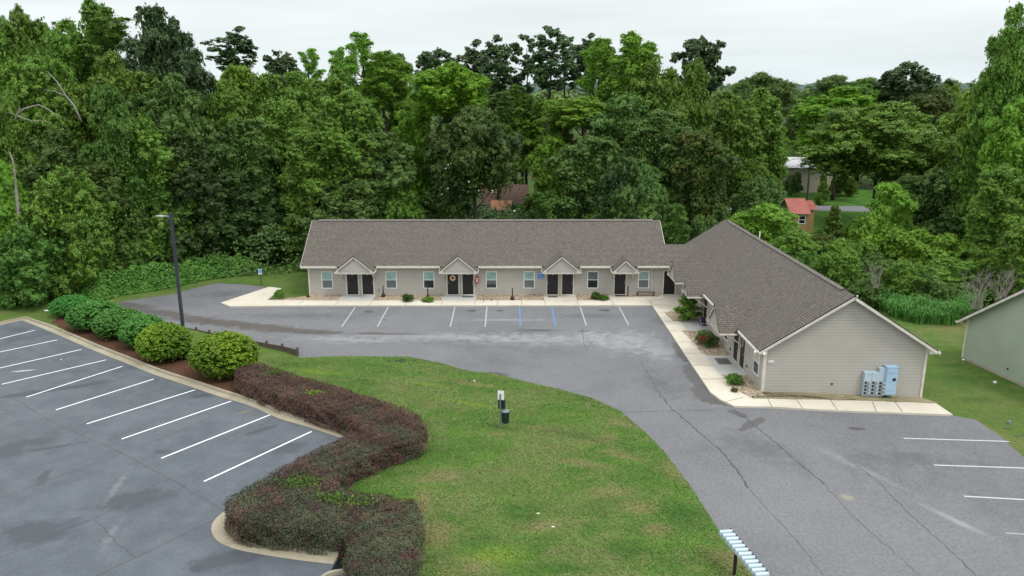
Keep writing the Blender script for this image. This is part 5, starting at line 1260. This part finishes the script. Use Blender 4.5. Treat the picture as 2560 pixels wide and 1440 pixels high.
H2 = top([(872,1330),(905,1296),(960,1272),(1034,1254),(1052,1280),(1048,1340),(1040,1400),(1015,1440),(880,1440),(866,1390)], 1.22)
hedge('clipped_hedge', H2, 1.22, ('purple', 'greenh'), 'square clipped hedge block of plum leaves beside the storm drain', 22000, 26000, .056, 4)
def sprigs(px, py, n, r, h, mat, label, zz=1.15, seed=0):
    p_ = at(px, py, zz); rg = np.random.default_rng(seed+int(px)); P = rg.normal(size=(n, 3))*np.array([r, r*.6, h]) + np.array([p_.x, p_.y, zz+.06])
    o = leaf_object('weed_sprigs', P, rg.normal(size=(n, 3))+np.array([0, 0, .8]), .10, LM[mat], None, seed=seed); tag(o, label, 'weeds', kind='stuff')
sprigs(760, 1205, 360, .50, .06, 'gsprig', 'largest patch of bright green weeds growing through the middle of the long hedge')
sprigs(830, 1246, 200, .34, .05, 'gsprig', 'green weeds through the near lobe of the long hedge above the square block')
sprigs(900, 1258, 120, .34, .05, 'yellow', 'yellowish weeds at the near right end of the long hedge')
sprigs(690, 932, 140, .30, .05, 'gsprig', 'green weeds poking from the far end of the plum hedge')
sprigs(612, 912, 80, .22, .05, 'gsprig', 'small green tuft at the far left tip of the plum hedge')
sprigs(790, 983, 90, .30, .04, 'yellow', 'faint yellow green weeds in the middle of the far plum run')

CR['clipped'] = [crown_mesh('clipped', 81, 46000, .052), crown_mesh('clipped', 82, 46000, .052)]; CH_['clipped'] = 1.36
CR['shrubx'] = [crown_mesh('bush', 85, 34000, .058), crown_mesh('bush', 86, 34000, .058)]; CH_['shrubx'] = 1.22
NM['clipped'] = 'clipped_bush'; NM['shrubx'] = 'shrub'
def shrub(px, base, topy, wpx, kind, mat, label, group=None, name=None, dz=0.0, sq=1.0):
    """shrub standing where its foot shows in the photo"""
    p_ = at(px, base, dz); Y = p_.y; dist = Y*math.cos(TH)+4; r_ = wpx/2*dist/CF
    p_.y += r_*.7; t = atY(px, topy, p_.y+r_*.2); H = max(.15, t.z-p_.z)
    root = empty(name or NM.get(kind, 'shrub'), p_, 0, label, 'bush', group)
    c = bpy.data.objects.new('foliage', rnd.choice(CR[kind])); COL.objects.link(c); c.parent = root; rm, zm = extent(c.data); c.scale = (r_/rm, r_*sq/rm, H/zm); c.rotation_euler = (0, 0, rnd.uniform(0, 6.28))
    c.material_slots[0].link = 'OBJECT'; c.material_slots[0].material = LM[mat]
    b = MB()
    for k in range(5):
        a = k*1.26+rnd.uniform(0, .5); b.tube([(0, 0, 0), (math.cos(a)*r_*.25, math.sin(a)*r_*.25, H*.35), (math.cos(a)*r_*.5, math.sin(a)*r_*.5, H*.72)], [.035*r_+.01, .02*r_+.006, .005], 5)
    b.build('stems', M['bark'], root); return root
shrub(545, 955, 832, 164, 'clipped', 'box', 'big rounded yellow green boxwood right of the lamp post')
shrub(395, 912, 808, 130, 'clipped', 'box', 'lower clipped yellow green boxwood just left of the lamp post')
shrub(345, 876, 788, 112, 'clipped', 'shrub', 'bright green shrub next to the left boxwood, nearest of its row')
shrub(282, 852, 772, 122, 'clipped', 'shrub', 'bright green shrub third from the far end of the row')
shrub(220, 832, 752, 128, 'clipped', 'shrub', 'large domed bright green shrub second from the far end of the row')
shrub(163, 796, 738, 94, 'clipped', 'shrub', 'bright green shrub at the far end of the row by the grass')
shrub(455, 900, 868, 66, 'bush', 'mid', 'low soft grassy bush at the foot of the lamp post')
# planting along the building
shrub(696, 748, 724, 26, 'bush', 'mid', 'small green bush at the left end of the long wing beside the ramp', dz=.14)
shrub(1018, 754, 735, 32, 'bush', 'olive', 'low spiky bush on the gravel between the two windows left of door 10', dz=.15)
shrub(1069, 755, 742, 34, 'bush', 'mid', 'low bush at the foot of the tall cigarette post', dz=.15)
shrub(1490, 750, 729, 24, 'bush', 'olive', 'dark olive bush on the gravel between doors 7 and 6, left one', dz=.15)
shrub(1510, 751, 738, 26, 'bush', 'gsprig', 'fresh green low bush right of the olive bush between doors 7 and 6', dz=.15)
shrub(1724, 806, 716, 66, 'cone', 'mid', 'tall upright green shrub in the bed at the inner corner of the wings', dz=.15, name='upright_shrub')
sb = shrub(1770, 868, 826, 58, 'bush', 'dark', 'dark round shrub with red blossom in the middle bed of the right wing', dz=.15, name='flowering_shrub')
P = np.random.default_rng(3).normal(size=(260, 3))*np.array([.22, .16, .14])+np.array([-.25, -.55, .62])
leaf_object('blossom', P, np.random.default_rng(4).normal(size=(260, 3))+np.array([0, -.5, .5]), .075, LM['flower'], sb)
shrub(1838, 964, 934, 42, 'bush', 'mid', 'small shrub in the nearest gravel bed beside the corner of the right wing', dz=.15)
shrub(1838, 980, 969, 18, 'bush', 'brown', 'tiny brownish plant in front of the small shrub in the nearest gravel bed', dz=.15)
shrub(770, 744, 737, 8, 'bush', 'dark', 'tiny dark plant at the left corner of the long wing', dz=.15)

# ================================================================== TREES
T = tree
# ---- skyline pines and tall crowns
T(585, 68, 118, 112, 'pine', 'pine', 'slender pine standing alone against the sky left of centre', bot=190)
T(708, 130, 120, 84, 'umbrella', 'pine', 'low dark pine crown on the skyline left of the tall bright centre crown', bot=225)
T(1105, 125, 112, 120, 'umbrella', 'pine', 'leftmost pine of the skyline group, just left of the yellow green tree', bot=235)
T(1180, 102, 116, 100, 'pine', 'pine', 'second pine from the left in the skyline group, behind the yellow green tree', bot=260)
T(1240, 90, 110, 98, 'pine', 'pine', 'pine right of the yellow green tree, its bare trunk showing below', bot=250)
T(1306, 88, 112, 104, 'pine', 'pine', 'pine in the middle of the skyline group with a dense dark top', bot=245)
T(1372, 68, 106, 110, 'pine', 'pine', 'tallest pine of the skyline group', bot=235)
T(1424, 96, 116, 88, 'pine', 'pine', 'pine between the tallest pine and the bright tall crowns', bot=225)
T(1470, 85, 112, 74, 'pine', 'pine', 'last pine of the skyline group touching the bright tall crown', bot=205)
T(1765, 98, 110, 126, 'umbrella', 'pine', 'broad pine alone against the sky right of the bright tall crowns', bot=245)
T(2272, 158, 150, 146, 'umbrella', 'pine', 'umbrella shaped dark pine on the right skyline', bot=290)
T(995, 135, 135, 70, 'round', 'dark', 'small grey green crown peeping over the trees left of the skyline pines', bot=230)
T(900, 82, 98, 96, 'airy', 'bright', 'tall ragged bright green crown sticking up at centre left', bot=250)
T(850, 118, 102, 76, 'airy', 'bright', 'bright crown just left of the tall ragged one', bot=260)
T(960, 130, 96, 118, 'tall', 'bright', 'bright green crown just right of the tall ragged one', bot=280)
T(775, 122, 108, 84, 'airy', 'bright', 'bright crown with sky gaps between the low dark pine and the tall ragged crown', bot=230)
T(1502, 98, 98, 84, 'tall', 'bright', 'narrow bright green tall crown right of the pine group', bot=260)
T(1585, 84, 95, 128, 'tall', 'bright', 'wide bright green tall crown, brightest on the skyline', bot=290)
T(1912, 184, 150, 140, 'round', 'dark', 'rounded dark crown on the skyline right of the lone broad pine', bot=330)
T(1858, 206, 128, 80, 'round', 'dark', 'dark crown filling the gap right below the lone broad pine', bot=330)
T(2090, 190, 152, 130, 'round', 'dark', 'dark rounded crown at the middle of the right skyline', bot=300)
T(2170, 196, 156, 110, 'round', 'mid', 'green crown right of the middle dark crown on the right skyline', bot=300)
T(2015, 232, 175, 90, 'round', 'dark', 'low far crown between the two dark rounded crowns on the right skyline')
T(2375, 205, 168, 110, 'round', 'mid', 'far green crown right of the umbrella shaped pine')
T(2330, 228, 142, 150, 'tall', 'brown', 'brown tinted dense tree under the umbrella shaped pine')
# ---- left mass
T(60, 35, 92, 150, 'tall', 'mid', 'tall green tree at the far left top, lighter at its tip')
T(-10, 60, 90, 160, 'tall', 'mid', 'tall green tree cut by the left edge')
T(215, 6, 88, 190, 'tall', 'mid', 'tallest tree of the left mass, touching the top of the picture')
T(262, 18, 86, 120, 'airy', 'mid', 'spiky green top just right of the tallest left tree', bot=170)
T(385, 26, 84, 220, 'tall', 'pine', 'very dark rounded evergreen towering right of the tallest left tree')
T(460, 95, 88, 130, 'tall', 'pine', 'dark evergreen shoulder sloping down towards the lone slender pine')
T(130, 85, 84, 140, 'tall', 'mid', 'green tree in front of the tallest left tree')
T(290, 140, 76, 210, 'tall', 'mid', 'broad green tree in the middle of the left mass')
T(60, 165, 74, 210, 'tall', 'mid', 'broad green tree near the left edge, above the bare pale limbs')
T(175, 215, 74, 170, 'heap', 'mid', 'leafy tree between the left edge and the bright vine tower')
T(268, 222, 69, 150, 'heap', 'vine', 'vine tower with a bright green top in the left mass')
T(420, 190, 76, 200, 'tall', 'dark', 'dark tree right of the bright vine tower')
T(350, 300, 71, 170, 'heap', 'mid', 'green tree standing right below the bright vine tower')
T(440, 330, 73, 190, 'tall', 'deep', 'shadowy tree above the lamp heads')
T(130, 330, 70, 180, 'tall', 'dark', 'dark tree behind the pale bare limbs at left')
T(245, 390, 68, 170, 'tall', 'dark', 'dark tree in the lower left mass, left of the lamp heads')
T(20, 250, 69, 130, 'heap', 'mid', 'green tree behind the curved pale trunk at the left edge')
T(5, 410, 64, 90, 'heap', 'bright', 'bright leafy tree at the left edge, half cut off')
T(150, 432, 65, 200, 'heap', 'mid', 'rounded soft green tree at lower left above the parking rows')
T(210, 540, 66.5, 140, 'heap', 'mid', 'lower green tree between the soft round one and the lamp post')
T(60, 565, 62, 190, 'heap', 'vine', 'low bright green tree at the left edge above the grass')
T(330, 510, 70, 150, 'heap', 'dark', 'dark bushy tree just left of the lamp post')
T(400, 470, 71, 120, 'heap', 'vine', 'vine draped tree right behind the lamp heads')
T(500, 500, 75, 150, 'heap', 'dark', 'dark bushy tree right of the lamp post')
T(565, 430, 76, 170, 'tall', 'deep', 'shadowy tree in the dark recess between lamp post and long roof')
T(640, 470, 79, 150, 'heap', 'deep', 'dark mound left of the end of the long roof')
T(700, 560, 78, 130, 'heap', 'dark', 'low dark mound touching the left end of the long roof')
# ---- centre left
T(600, 170, 96, 160, 'tall', 'bright', 'bright crown below the lone slender pine')
T(560, 205, 86, 150, 'tall', 'mid', 'green tree left below the lone slender pine')
T(650, 190, 88, 170, 'tall', 'mid', 'wide green crown below the low dark skyline pine')
T(745, 185, 92, 160, 'tall', 'mid', 'green crown behind the great bushy centre tree, to its left')
T(600, 300, 80, 170, 'tall', 'dark', 'dark green tree right of the very dark evergreen')
T(690, 255, 84, 180, 'tall', 'mid', 'large soft green tree left of the great bushy centre tree')
T(830, 170, 92, 150, 'tall', 'mid', 'green crown directly behind the great bushy centre tree')
T(858, 238, 80, 240, 'heap', 'mid', 'great bushy tree behind the left half of the long roof', dpt=.8)
T(780, 330, 79, 170, 'heap', 'mid', 'left lobe of foliage, tree hugging the great bushy centre tree')
T(945, 330, 79, 190, 'heap', 'dark', 'darker bushy tree right of the great bushy centre tree')
T(860, 440, 78, 250, 'heap', 'dark', 'dark thicket tree right behind the long ridge at its left half')
T(985, 450, 78.5, 130, 'heap', 'mid', 'green thicket tree behind the long ridge left of the magnolia')
T(760, 440, 78, 120, 'heap', 'mid', 'bright edged tree just above the left end of the long ridge')
T(1035, 250, 92, 120, 'tall', 'bright', 'bright green tree showing left of the magnolia')
T(1000, 200, 98, 110, 'tall', 'mid', 'mid green tree left of the yellow green tree')
T(1118, 160, 88, 186, 'round', 'yellow', 'broad yellow green tree left of the pine group', bot=330)
T(1120, 300, 90, 120, 'tall', 'dark', 'dark tree directly under the yellow green crown')
mg = T(1188, 272, 80, 206, 'round', 'olive', bot=540, label= 'dense dark magnolia with white blossoms behind the middle of the long roof', name='magnolia_tree')
T(1120, 430, 79, 92, 'heap', 'olive', 'low dark glossy tree at the left foot of the magnolia')
rg = np.random.default_rng(12); k = 20; a = rg.uniform(3.3, 6.1, k); zz = rg.uniform(.12, .8, k); rr = 4.4*(1-zz**3)**.5+.15
P = np.stack([np.cos(a)*rr, np.sin(a)*rr, zz*13.2], 1)
P = np.repeat(P, 5, axis=0)+rg.normal(size=(k*5, 3))*.05
bl = leaf_object('blossom', P, rg.normal(size=(k*5, 3))+np.array([0, -.7, .4]), .14, plain('magnolia_white', (.72, .70, .60), .7), mg); bl.rotation_euler = (0, 0, -mg.rotation_euler.z)
T(1290, 215, 108, 120, 'tall', 'mid', 'green tree below the pines, right of the magnolia', bot=430)
T(1245, 230, 98, 90, 'airy', 'dark', 'thin twiggy tree with a bare stem between magnolia and pines', bot=300)
T(1320, 240, 109, 130, 'tall', 'bright', 'bright leafy tree under the middle of the pine group', bot=430)
T(1455, 243, 91, 176, 'round', 'bright', 'rounded fresh green tree with open branches under the bright tall crowns', bot=345)
T(1395, 300, 93, 120, 'tall', 'mid', 'green tree left below the rounded fresh green one')
T(1372, 345, 88, 92, 'heap', 'bright', 'light green tree right of the magnolia above the cottage roof')
T(1358, 484, 88, 110, 'heap', 'mid', 'leafy mound covering the right part of the cottage', bot=None)
T(1385, 480, 82, 130, 'heap', 'vine', 'vine mound behind the long ridge right of the cottage')
T(1468, 345, 83, 166, 'heap', 'dark', 'dark full tree with a light cap right of centre')
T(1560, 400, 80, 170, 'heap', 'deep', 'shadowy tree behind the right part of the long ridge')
T(1640, 160, 92, 170, 'tall', 'mid', 'big green tree below and right of the brightest skyline crown')
T(1560, 240, 88, 180, 'tall', 'dark', 'big dark green tree right of the rounded fresh green one')
T(1650, 280, 84, 210, 'tall', 'dark', 'wide dark green tree above the gap between the two roofs')
T(1735, 158, 95, 104, 'tall', 'mid', 'pointed green crown in front of the lone broad pine')
T(1600, 420, 78, 150, 'heap', 'dark', 'dark leafy tree with hanging bare twigs above the right end of the long ridge')
T(1757, 330, 79, 150, 'heap', 'brown', 'olive tree with reddish tips left of the wires')
T(1830, 235, 96, 150, 'tall', 'mid', 'tall green tree right of the olive tree, above the wires')
T(1900, 225, 104, 190, 'tall', 'mid', 'broad green tree left of the white roofed bungalow', dpt=.8)
T(1935, 300, 118, 80, 'tall', 'yellow', 'yellow green tree partly hidden left of the big round tree')
# ---- right
T(2110, 220, 128, 210, 'tall', 'yellow', 'large light yellow green tree behind the big round tree', bot=420)
T(2215, 262, 104, 310, 'round', 'mid', 'biggest round green tree on the right, overhanging the road', bot=505)
T(2040, 340, 150, 120, 'round', 'dark', 'dark tree behind the white roofed bungalow')
T(2150, 330, 148, 110, 'round', 'mid', 'green tree behind the right end of the bungalow')
T(2400, 285, 104, 190, 'tall', 'mid', 'green tree right of the biggest round tree', dpt=.8)
T(2475, 215, 92, 170, 'tall', 'bright', 'tall green tree left of the giant at the right edge')
T(2545, 22, 80, 140, 'tall', 'mid', 'giant tree at the top right corner of the picture')
T(2440, 330, 86, 170, 'heap', 'mid', 'leafy tree in front of the far blue grey house')
T(2545, 260, 74, 130, 'heap', 'bright', 'bright leafy wall of a tree at the right edge')
T(2520, 420, 68, 150, 'heap', 'mid', 'leafy tree at the right edge above the green building')
T(2480, 400, 80, 130, 'heap', 'dark', 'dark tree between the right edge and the bright thicket')
T(2360, 430, 84, 190, 'heap', 'dark', 'dark tree above the bright thicket behind the right wing')
T(2275, 440, 86, 120, 'heap', 'dark', 'dark bushy tree right below the biggest round tree')
T(2235, 462, 79, 110, 'heap', 'bright', 'bright leafed small tree at the right end of the road')
T(2180, 520, 76, 120, 'heap', 'bright', 'bright bushy tree just right of the mown patch by the shed')
T(2062, 430, 122, 34, 'cone', 'mid', 'dark slim shrub on the lawn in front of the bungalow')
T(2088, 512, 88, 66, 'cone', 'mid', 'conical green shrub on the grass right of the shed')
T(2140, 545, 86, 60, 'bush', 'mid', 'soft low bush right of the conical shrub')
T(1905, 450, 82, 140, 'heap', 'dark', 'dark rounded tree with a bright edge left of the shed')
T(1925, 512, 77, 170, 'heap', 'bright', 'bright vine mound in front of the shed, behind the right roof')
T(1832, 545, 76, 80, 'heap', 'bright', 'bright low mound just behind the far tip of the right roof')
T(1694, 512, 74.5, 72, 'heap', 'vine', 'narrow vine mound in the gap between the two roofs')
T(1640, 500, 79, 70, 'heap', 'dark', 'dark mound just left of the narrow vine mound')
T(1760, 540, 75, 90, 'heap', 'dark', 'low dark bush behind the link roof')
T(1990, 580, 73, 130, 'heap', 'mid', 'green thicket halfway down behind the right ridge')
T(2110, 610, 66, 120, 'heap', 'mid', 'round bush behind the lower half of the right ridge')
T(2050, 585, 76, 110, 'bush', 'brown', 'brownish scrub between the ridge and the conical shrub')
T(2160, 600, 72, 90, 'bush', 'mid', 'low green scrub above the round bush behind the right ridge')
T(2060, 650, 68, 90, 'bush', 'mid', 'low green scrub close behind the right ridge')
T(2000, 632, 71, 70, 'bush', 'vine', 'leafy tuft close behind the upper middle of the right ridge')
T(2270, 575, 72, 150, 'heap', 'bright', 'bright thicket in the middle of the right field')
T(2380, 585, 70, 170, 'heap', 'bright', 'wide bright thicket left of the right edge trees')
T(2270, 655, 63.5, 100, 'heap', 'mid', 'twiggy round bush above the tall cane grass')
T(2400, 650, 66, 170, 'heap', 'mid', 'light green scrub above the cane grass')
T(2490, 620, 66, 130, 'heap', 'mid', 'green scrub behind the gable of the green building')
T(2200, 640, 69, 120, 'bush', 'dark', 'dark scrub right of the round bush behind the ridge')
T(2330, 690, 62.5, 110, 'bush', 'dark', 'dark scrub at the top edge of the cane grass')
T(2170, 700, 63, 90, 'bush', 'dark', 'dark scrub beside the near end of the right ridge')
T(2560, 560, 62, 100, 'heap', 'mid', 'scrub at the right edge above the green roof')

# ---- bare limbs
def limbs(name, label, pts_list, rad, cat='dead tree'):
    r0_ = empty(name, (0, 0, 0), 0, label, cat); 
    for i, (pp, D, r_) in enumerate(pts_list):
        P_ = [atY(px, py, D) for px, py in pp]; b = MB(); n = len(P_)
        b.tube(P_, [r_*.6*(1-.75*j/(n-1)) for j in range(n)], 7); b.build('trunk' if i == 0 else 'branch', M['palebark'], r0_, smooth=True)
    return r0_
limbs('dead_tree', 'pale bare forked limbs of a dead tree at the left edge', [([(38,300),(44,285),(50,272)], 63.5, .16), ([(46,284),(60,272),(80,266),(97,262),(115,270),(132,281),(152,294)], 63.4, .13), ([(44,290),(60,296),(80,303),(100,301),(122,305)], 63.4, .09), ([(44,284),(48,272),(50,263)], 63.4, .06), ([(42,290),(30,284),(15,280)], 63.4, .05)], .2)
limbs('leaning_tree', 'curved pale bare trunk low at the left edge', [([(52,640),(48,560),(41,480),(36,430),(32,402),(24,380)], 61.5, .26)], .3)
limbs('leaning_tree', 'grey leaning trunk slanting up through the middle of the left mass', [([(204,304),(184,262),(165,240),(143,205),(118,178)], 68.5, .17), ([(165,240),(135,228),(108,224)], 68.5, .09)], .3)
rr_ = random.Random(4)
def twigs(name, label, px, py, D, n, hpx, wpx, mat='palebark', r_=.025):
    b = MB()
    for i in range(n):
        x0 = px+rr_.uniform(-.2, .2)*wpx; x1 = px+rr_.uniform(-.6, .6)*wpx; h = rr_.uniform(.5, 1)*hpx; DD = D+rr_.uniform(-.8, .8)
        P_ = [atY(x0, py, DD), atY((x0+x1)/2+rr_.uniform(-3, 3), py-h*.5, DD), atY(x1, py-h, DD)]; b.tube(P_, [r_, r_*.7, r_*.25], 4)
        for k in range(4):
            t = rr_.uniform(.3, .9); q = P_[1].lerp(P_[2], t); b.tube([q, q+Vector((rr_.uniform(-.5, .5), 0, rr_.uniform(.3, .8)))], [r_*.4, r_*.15], 3)
    tag(b.build(name, M[mat]), label, 'bare shrub')
twigs('bare_shrub', 'pale leafless twigs standing between the cane grass and the green building', 2440, 772, 57, 26, 90, 70)
twigs('bare_shrub', 'pale leafless twigs behind the gable of the green building', 2500, 750, 58.5, 22, 80, 70)
twigs('bare_shrub', 'thin bare twigs among the scrub above the middle of the cane grass', 2190, 720, 61, 12, 60, 40)
twigs('bare_shrub', 'thin hanging bare twigs above the right end of the long ridge', 1622, 545, 77, 14, 60, 40)

# ---- ground cover: kudzu bank, cane grass, undergrowth
def carpet(name, poly, n, leaf, hfun, mat, label, cat, seed, aspect=.8, up=.9):
    rg = np.random.default_rng(seed); xs_ = [p[0] for p in poly]; ys_ = [p[1] for p in poly]
    x = rg.uniform(min(xs_), max(xs_), n*4); y = rg.uniform(min(ys_), max(ys_), n*4); k = inpoly(x, y, poly); x = x[k][:n]; y = y[k][:n]
    ed_ = edge_dist(x, y, poly); hh = hfun(x, y, ed_); z = hh*np.where(rg.uniform(size=len(x)) < .75, rg.uniform(.82, 1.05, len(x)), rg.uniform(0, 1, len(x))) - .042*np.clip(x-14.6, 0, 14.6)
    o = leaf_object(name, np.stack([x, y, np.maximum(z, -.6)], 1), rg.normal(size=(len(x), 3))*.55+np.array([0, -.45, up]), leaf, LM[mat], None, aspect=aspect, seed=seed)
    return tag(o, label, cat, kind='stuff')
pk = G_([(-60,760),(60,752),(160,745),(262,752),(300,740),(420,722),(520,700),(600,690),(680,676),(760,664)])
poly = pk + [(-19, 74), (-30, 74), (-40, 72), (-50, 68)]
carpet('kudzu_bank', poly, 60000, .24, lambda x, y, e: np.clip(e*1.3, .12, 1.7)*(1+.25*lump(x, y, .9, 2))+.25*lump(x, y, 2.3, 4)*np.clip(e, 0, 1), 'vine', 'bank of broad leaved creeper along the wood edge left of the building', 'creeper', 5)
carpet('undergrowth', [(-75, 62), (-40, 66), (-19, 73), (14, 76), (14, 100), (-80, 100)], 70000, .30, lambda x, y, e: np.clip(e*1.2, .3, 3.0)*(1+.4*lump(x, y, .5, 7)), 'deep', 'dark undergrowth under the trees behind the long wing', 'undergrowth', 6)
carpet('scrub', [(25.5, 66), (30, 66), (38, 61), (60, 56), (70, 70), (46, 90), (24, 90), (24.6, 69)], 90000, .20, lambda x, y, e: np.clip(e*.8, .2, 1.3)*(1+.5*lump(x, y, .8, 9)), 'dark', 'leafy scrub covering the ground behind the right wing', 'scrub', 7)
carpet('weeds', G_([(-40,790),(0,775),(110,762),(150,745),(60,742),(-60,752)]), 6000, .14, lambda x, y, e: np.clip(e*.8, .05, .5), 'gsprig', 'bright weeds at the grass edge at far left', 'weeds', 8)
# cane grass: arching blades
rg = np.random.default_rng(21); cp = G_([(2190,770),(2230,795),(2300,812),(2380,815),(2440,800),(2440,765),(2400,740),(2300,720),(2220,735)])
xs_ = [p[0] for p in cp]; ys_ = [p[1] for p in cp]; n = 5200; x = rg.uniform(min(xs_), max(xs_), n*3); y = rg.uniform(min(ys_), max(ys_), n*3); k = inpoly(x, y, cp); x = x[k][:n]; y = y[k][:n]; m = len(x)
a = rg.uniform(0, 2*PI, m); h = rg.uniform(1.1, 2.3, m)*(1+.25*lump(x, y, 1.3, 3)); sp = rg.uniform(.25, .8, m); dx = np.cos(a); dy = np.sin(a); w_ = .035
V = np.zeros((m, 7, 3)); zb = -.042*np.clip(x-14.6, 0, 14.6)
for j, (t, ww) in enumerate(((0, 1), (.45, 1), (.8, .8))):
    cx = x+dx*sp*t**2*.9; cy = y+dy*sp*t**2*.9; cz = zb+h*(t-.32*t**3)
    V[:, j*2, 0] = cx-dy*w_*ww; V[:, j*2, 1] = cy+dx*w_*ww; V[:, j*2, 2] = cz; V[:, j*2+1, 0] = cx+dy*w_*ww; V[:, j*2+1, 1] = cy-dx*w_*ww; V[:, j*2+1, 2] = cz
V[:, 6, 0] = x+dx*sp*1.25; V[:, 6, 1] = y+dy*sp*1.25; V[:, 6, 2] = zb+h*.60
F = []
for i in range(m): o_ = i*7; F += [(o_, o_+1, o_+3, o_+2), (o_+2, o_+3, o_+5, o_+4), (o_+4, o_+5, o_+6)]
me = bpy.data.meshes.new('cane_grass'); me.from_pydata(V.reshape(-1, 3).tolist(), [], F); me.materials.append(LM['cane']); o = bpy.data.objects.new('cane_grass', me); COL.objects.link(o)
tag(o, 'tall arching cane grass at the back of the lawn right of the near gable', 'cane grass', kind='stuff')
# far canopy between the tree lines and the hills
rg = np.random.default_rng(31); K = 420; cx = rg.uniform(-240, 260, K); cy = rg.uniform(165, 400, K); cz = rg.uniform(8, 14, K); C = np.stack([cx, cy, cz], 1); R = rg.uniform(5, 9, K)
P, D_ = clump_points(rg, C, R, 60000, 40, .7, 0); o = leaf_object('far_wood', P, D_, 1.5, LM['dark'], None, seed=31); tag(o, 'far wood of mixed dark trees below the horizon hills', 'wood', kind='stuff')

# ---- utility poles and wires
def upole(px, base, topy, D, label, arm=False):
    a_ = atY(px, base, D); t = atY(px, topy, D); r_ = empty('utility_pole', (a_.x, D, hz(a_.x)), 0, label, 'utility pole'); H = t.z-hz(a_.x)
    b = MB(); b.tube([(0,0,0), (0,0,H*.5), (0,0,H)], [.16, .14, .11], 8); b.build('pole', M['timber'], r_)
    if arm: b = MB(); b.box((-1.1, -.06, H-.5), (1.1, .06, H-.38)); b.build('crossarm', M['timber'], r_)
    return Vector((a_.x, D, t.z))
u1 = upole(2017, 500, 358, 118, 'tall utility pole standing before the white roofed bungalow')
u2 = upole(1902, 462, 414, 122, 'short utility pole at the left end of the wires', False)
for k, (z_, yy) in enumerate(((428, 0), (440, .3), (400, .2))):
    a_ = atY(1836, z_+8, 124); c_ = atY(2017, z_-22 if k < 2 else z_-10, 118); b = MB(); P_ = [a_.lerp(c_, t/8)+Vector((0, 0, -1.0*math.sin(PI*t/8)*.6)) for t in range(9)]
    b.tube(P_, .03, 4); tag(b.build('wire', M['galv']), 'thin overhead wire running left from the tall utility pole, %s of three' % ('middle', 'lowest', 'topmost')[k], 'wire')

# ---- short grass standing on the lawn in front (colours follow the lawn's own patches)
rg = np.random.default_rng(77)
lp_ = G_([(1040,1110),(1040,1060),(960,1010),(820,965),(700,925),(640,905),(690,890),(748,894),(850,890),(960,891),(1020,891),(1090,905),(1180,928),(1250,936),(1290,948),(1400,973),(1480,995),(1549,1026),(1602,1069),(1662,1129),(1724,1211),(1794,1321),(1852,1394),(1907,1439),(1960,1520),(1020,1520),(1050,1300),(1040,1262),(900,1240),(842,1206),(940,1150)])
xs_ = [p[0] for p in lp_]; ys_ = [p[1] for p in lp_]; n = 300000; x = rg.uniform(min(xs_), max(xs_), n*2); y = rg.uniform(min(ys_), max(ys_), n*2); k = inpoly(x, y, lp_); x = x[k][:n]; y = y[k][:n]
keep = rg.uniform(size=len(x)) < np.clip(.75+.5*lump(x, y, 1.7, 3)+.4*lump(x, y, 5.1, 4), .15, 1); x = x[keep]; y = y[keep]; m = len(x)
Nn = rg.normal(size=(m, 3))*.45+np.array([0, 0, 1.])
o = leaf_object('grass_blades', np.stack([x, y, rg.uniform(.0, .03, m)], 1), Nn, .085, M['blade'], None, aspect=.35, seed=78); tag(o, 'short patchy grass of the lawn between hedge and driveway', 'grass', kind='stuff')

T(1872, 395, 128, 110, 'heap', 'dark', 'dark tree left of the bungalow behind the overhead wires')
T(1985, 432, 134, 44, 'bush', 'dark', 'dark bush before the left end of the bungalow wall')
T(2110, 436, 133, 60, 'bush', 'mid', 'green bush before the right end of the bungalow wall')
rg = np.random.default_rng(41); K = 150; sd_ = rg.integers(0, 2, K); cy = rg.uniform(60, 170, K); edge_ = cy*.68+14; cx = np.where(sd_ == 0, -edge_-rg.uniform(0, 70, K), edge_+16+rg.uniform(0, 70, K)); C = np.stack([cx, cy, rg.uniform(2, 14, K)], 1); RR = rg.uniform(4, 6.5, K)
P, D_ = clump_points(rg, C, RR, 60000, 40, .8, -.5); o = leaf_object('side_wood', P, D_, .9, LM['mid'], None, seed=41); tag(o, 'continuing woodland at both outer sides of the view', 'wood', kind='stuff')
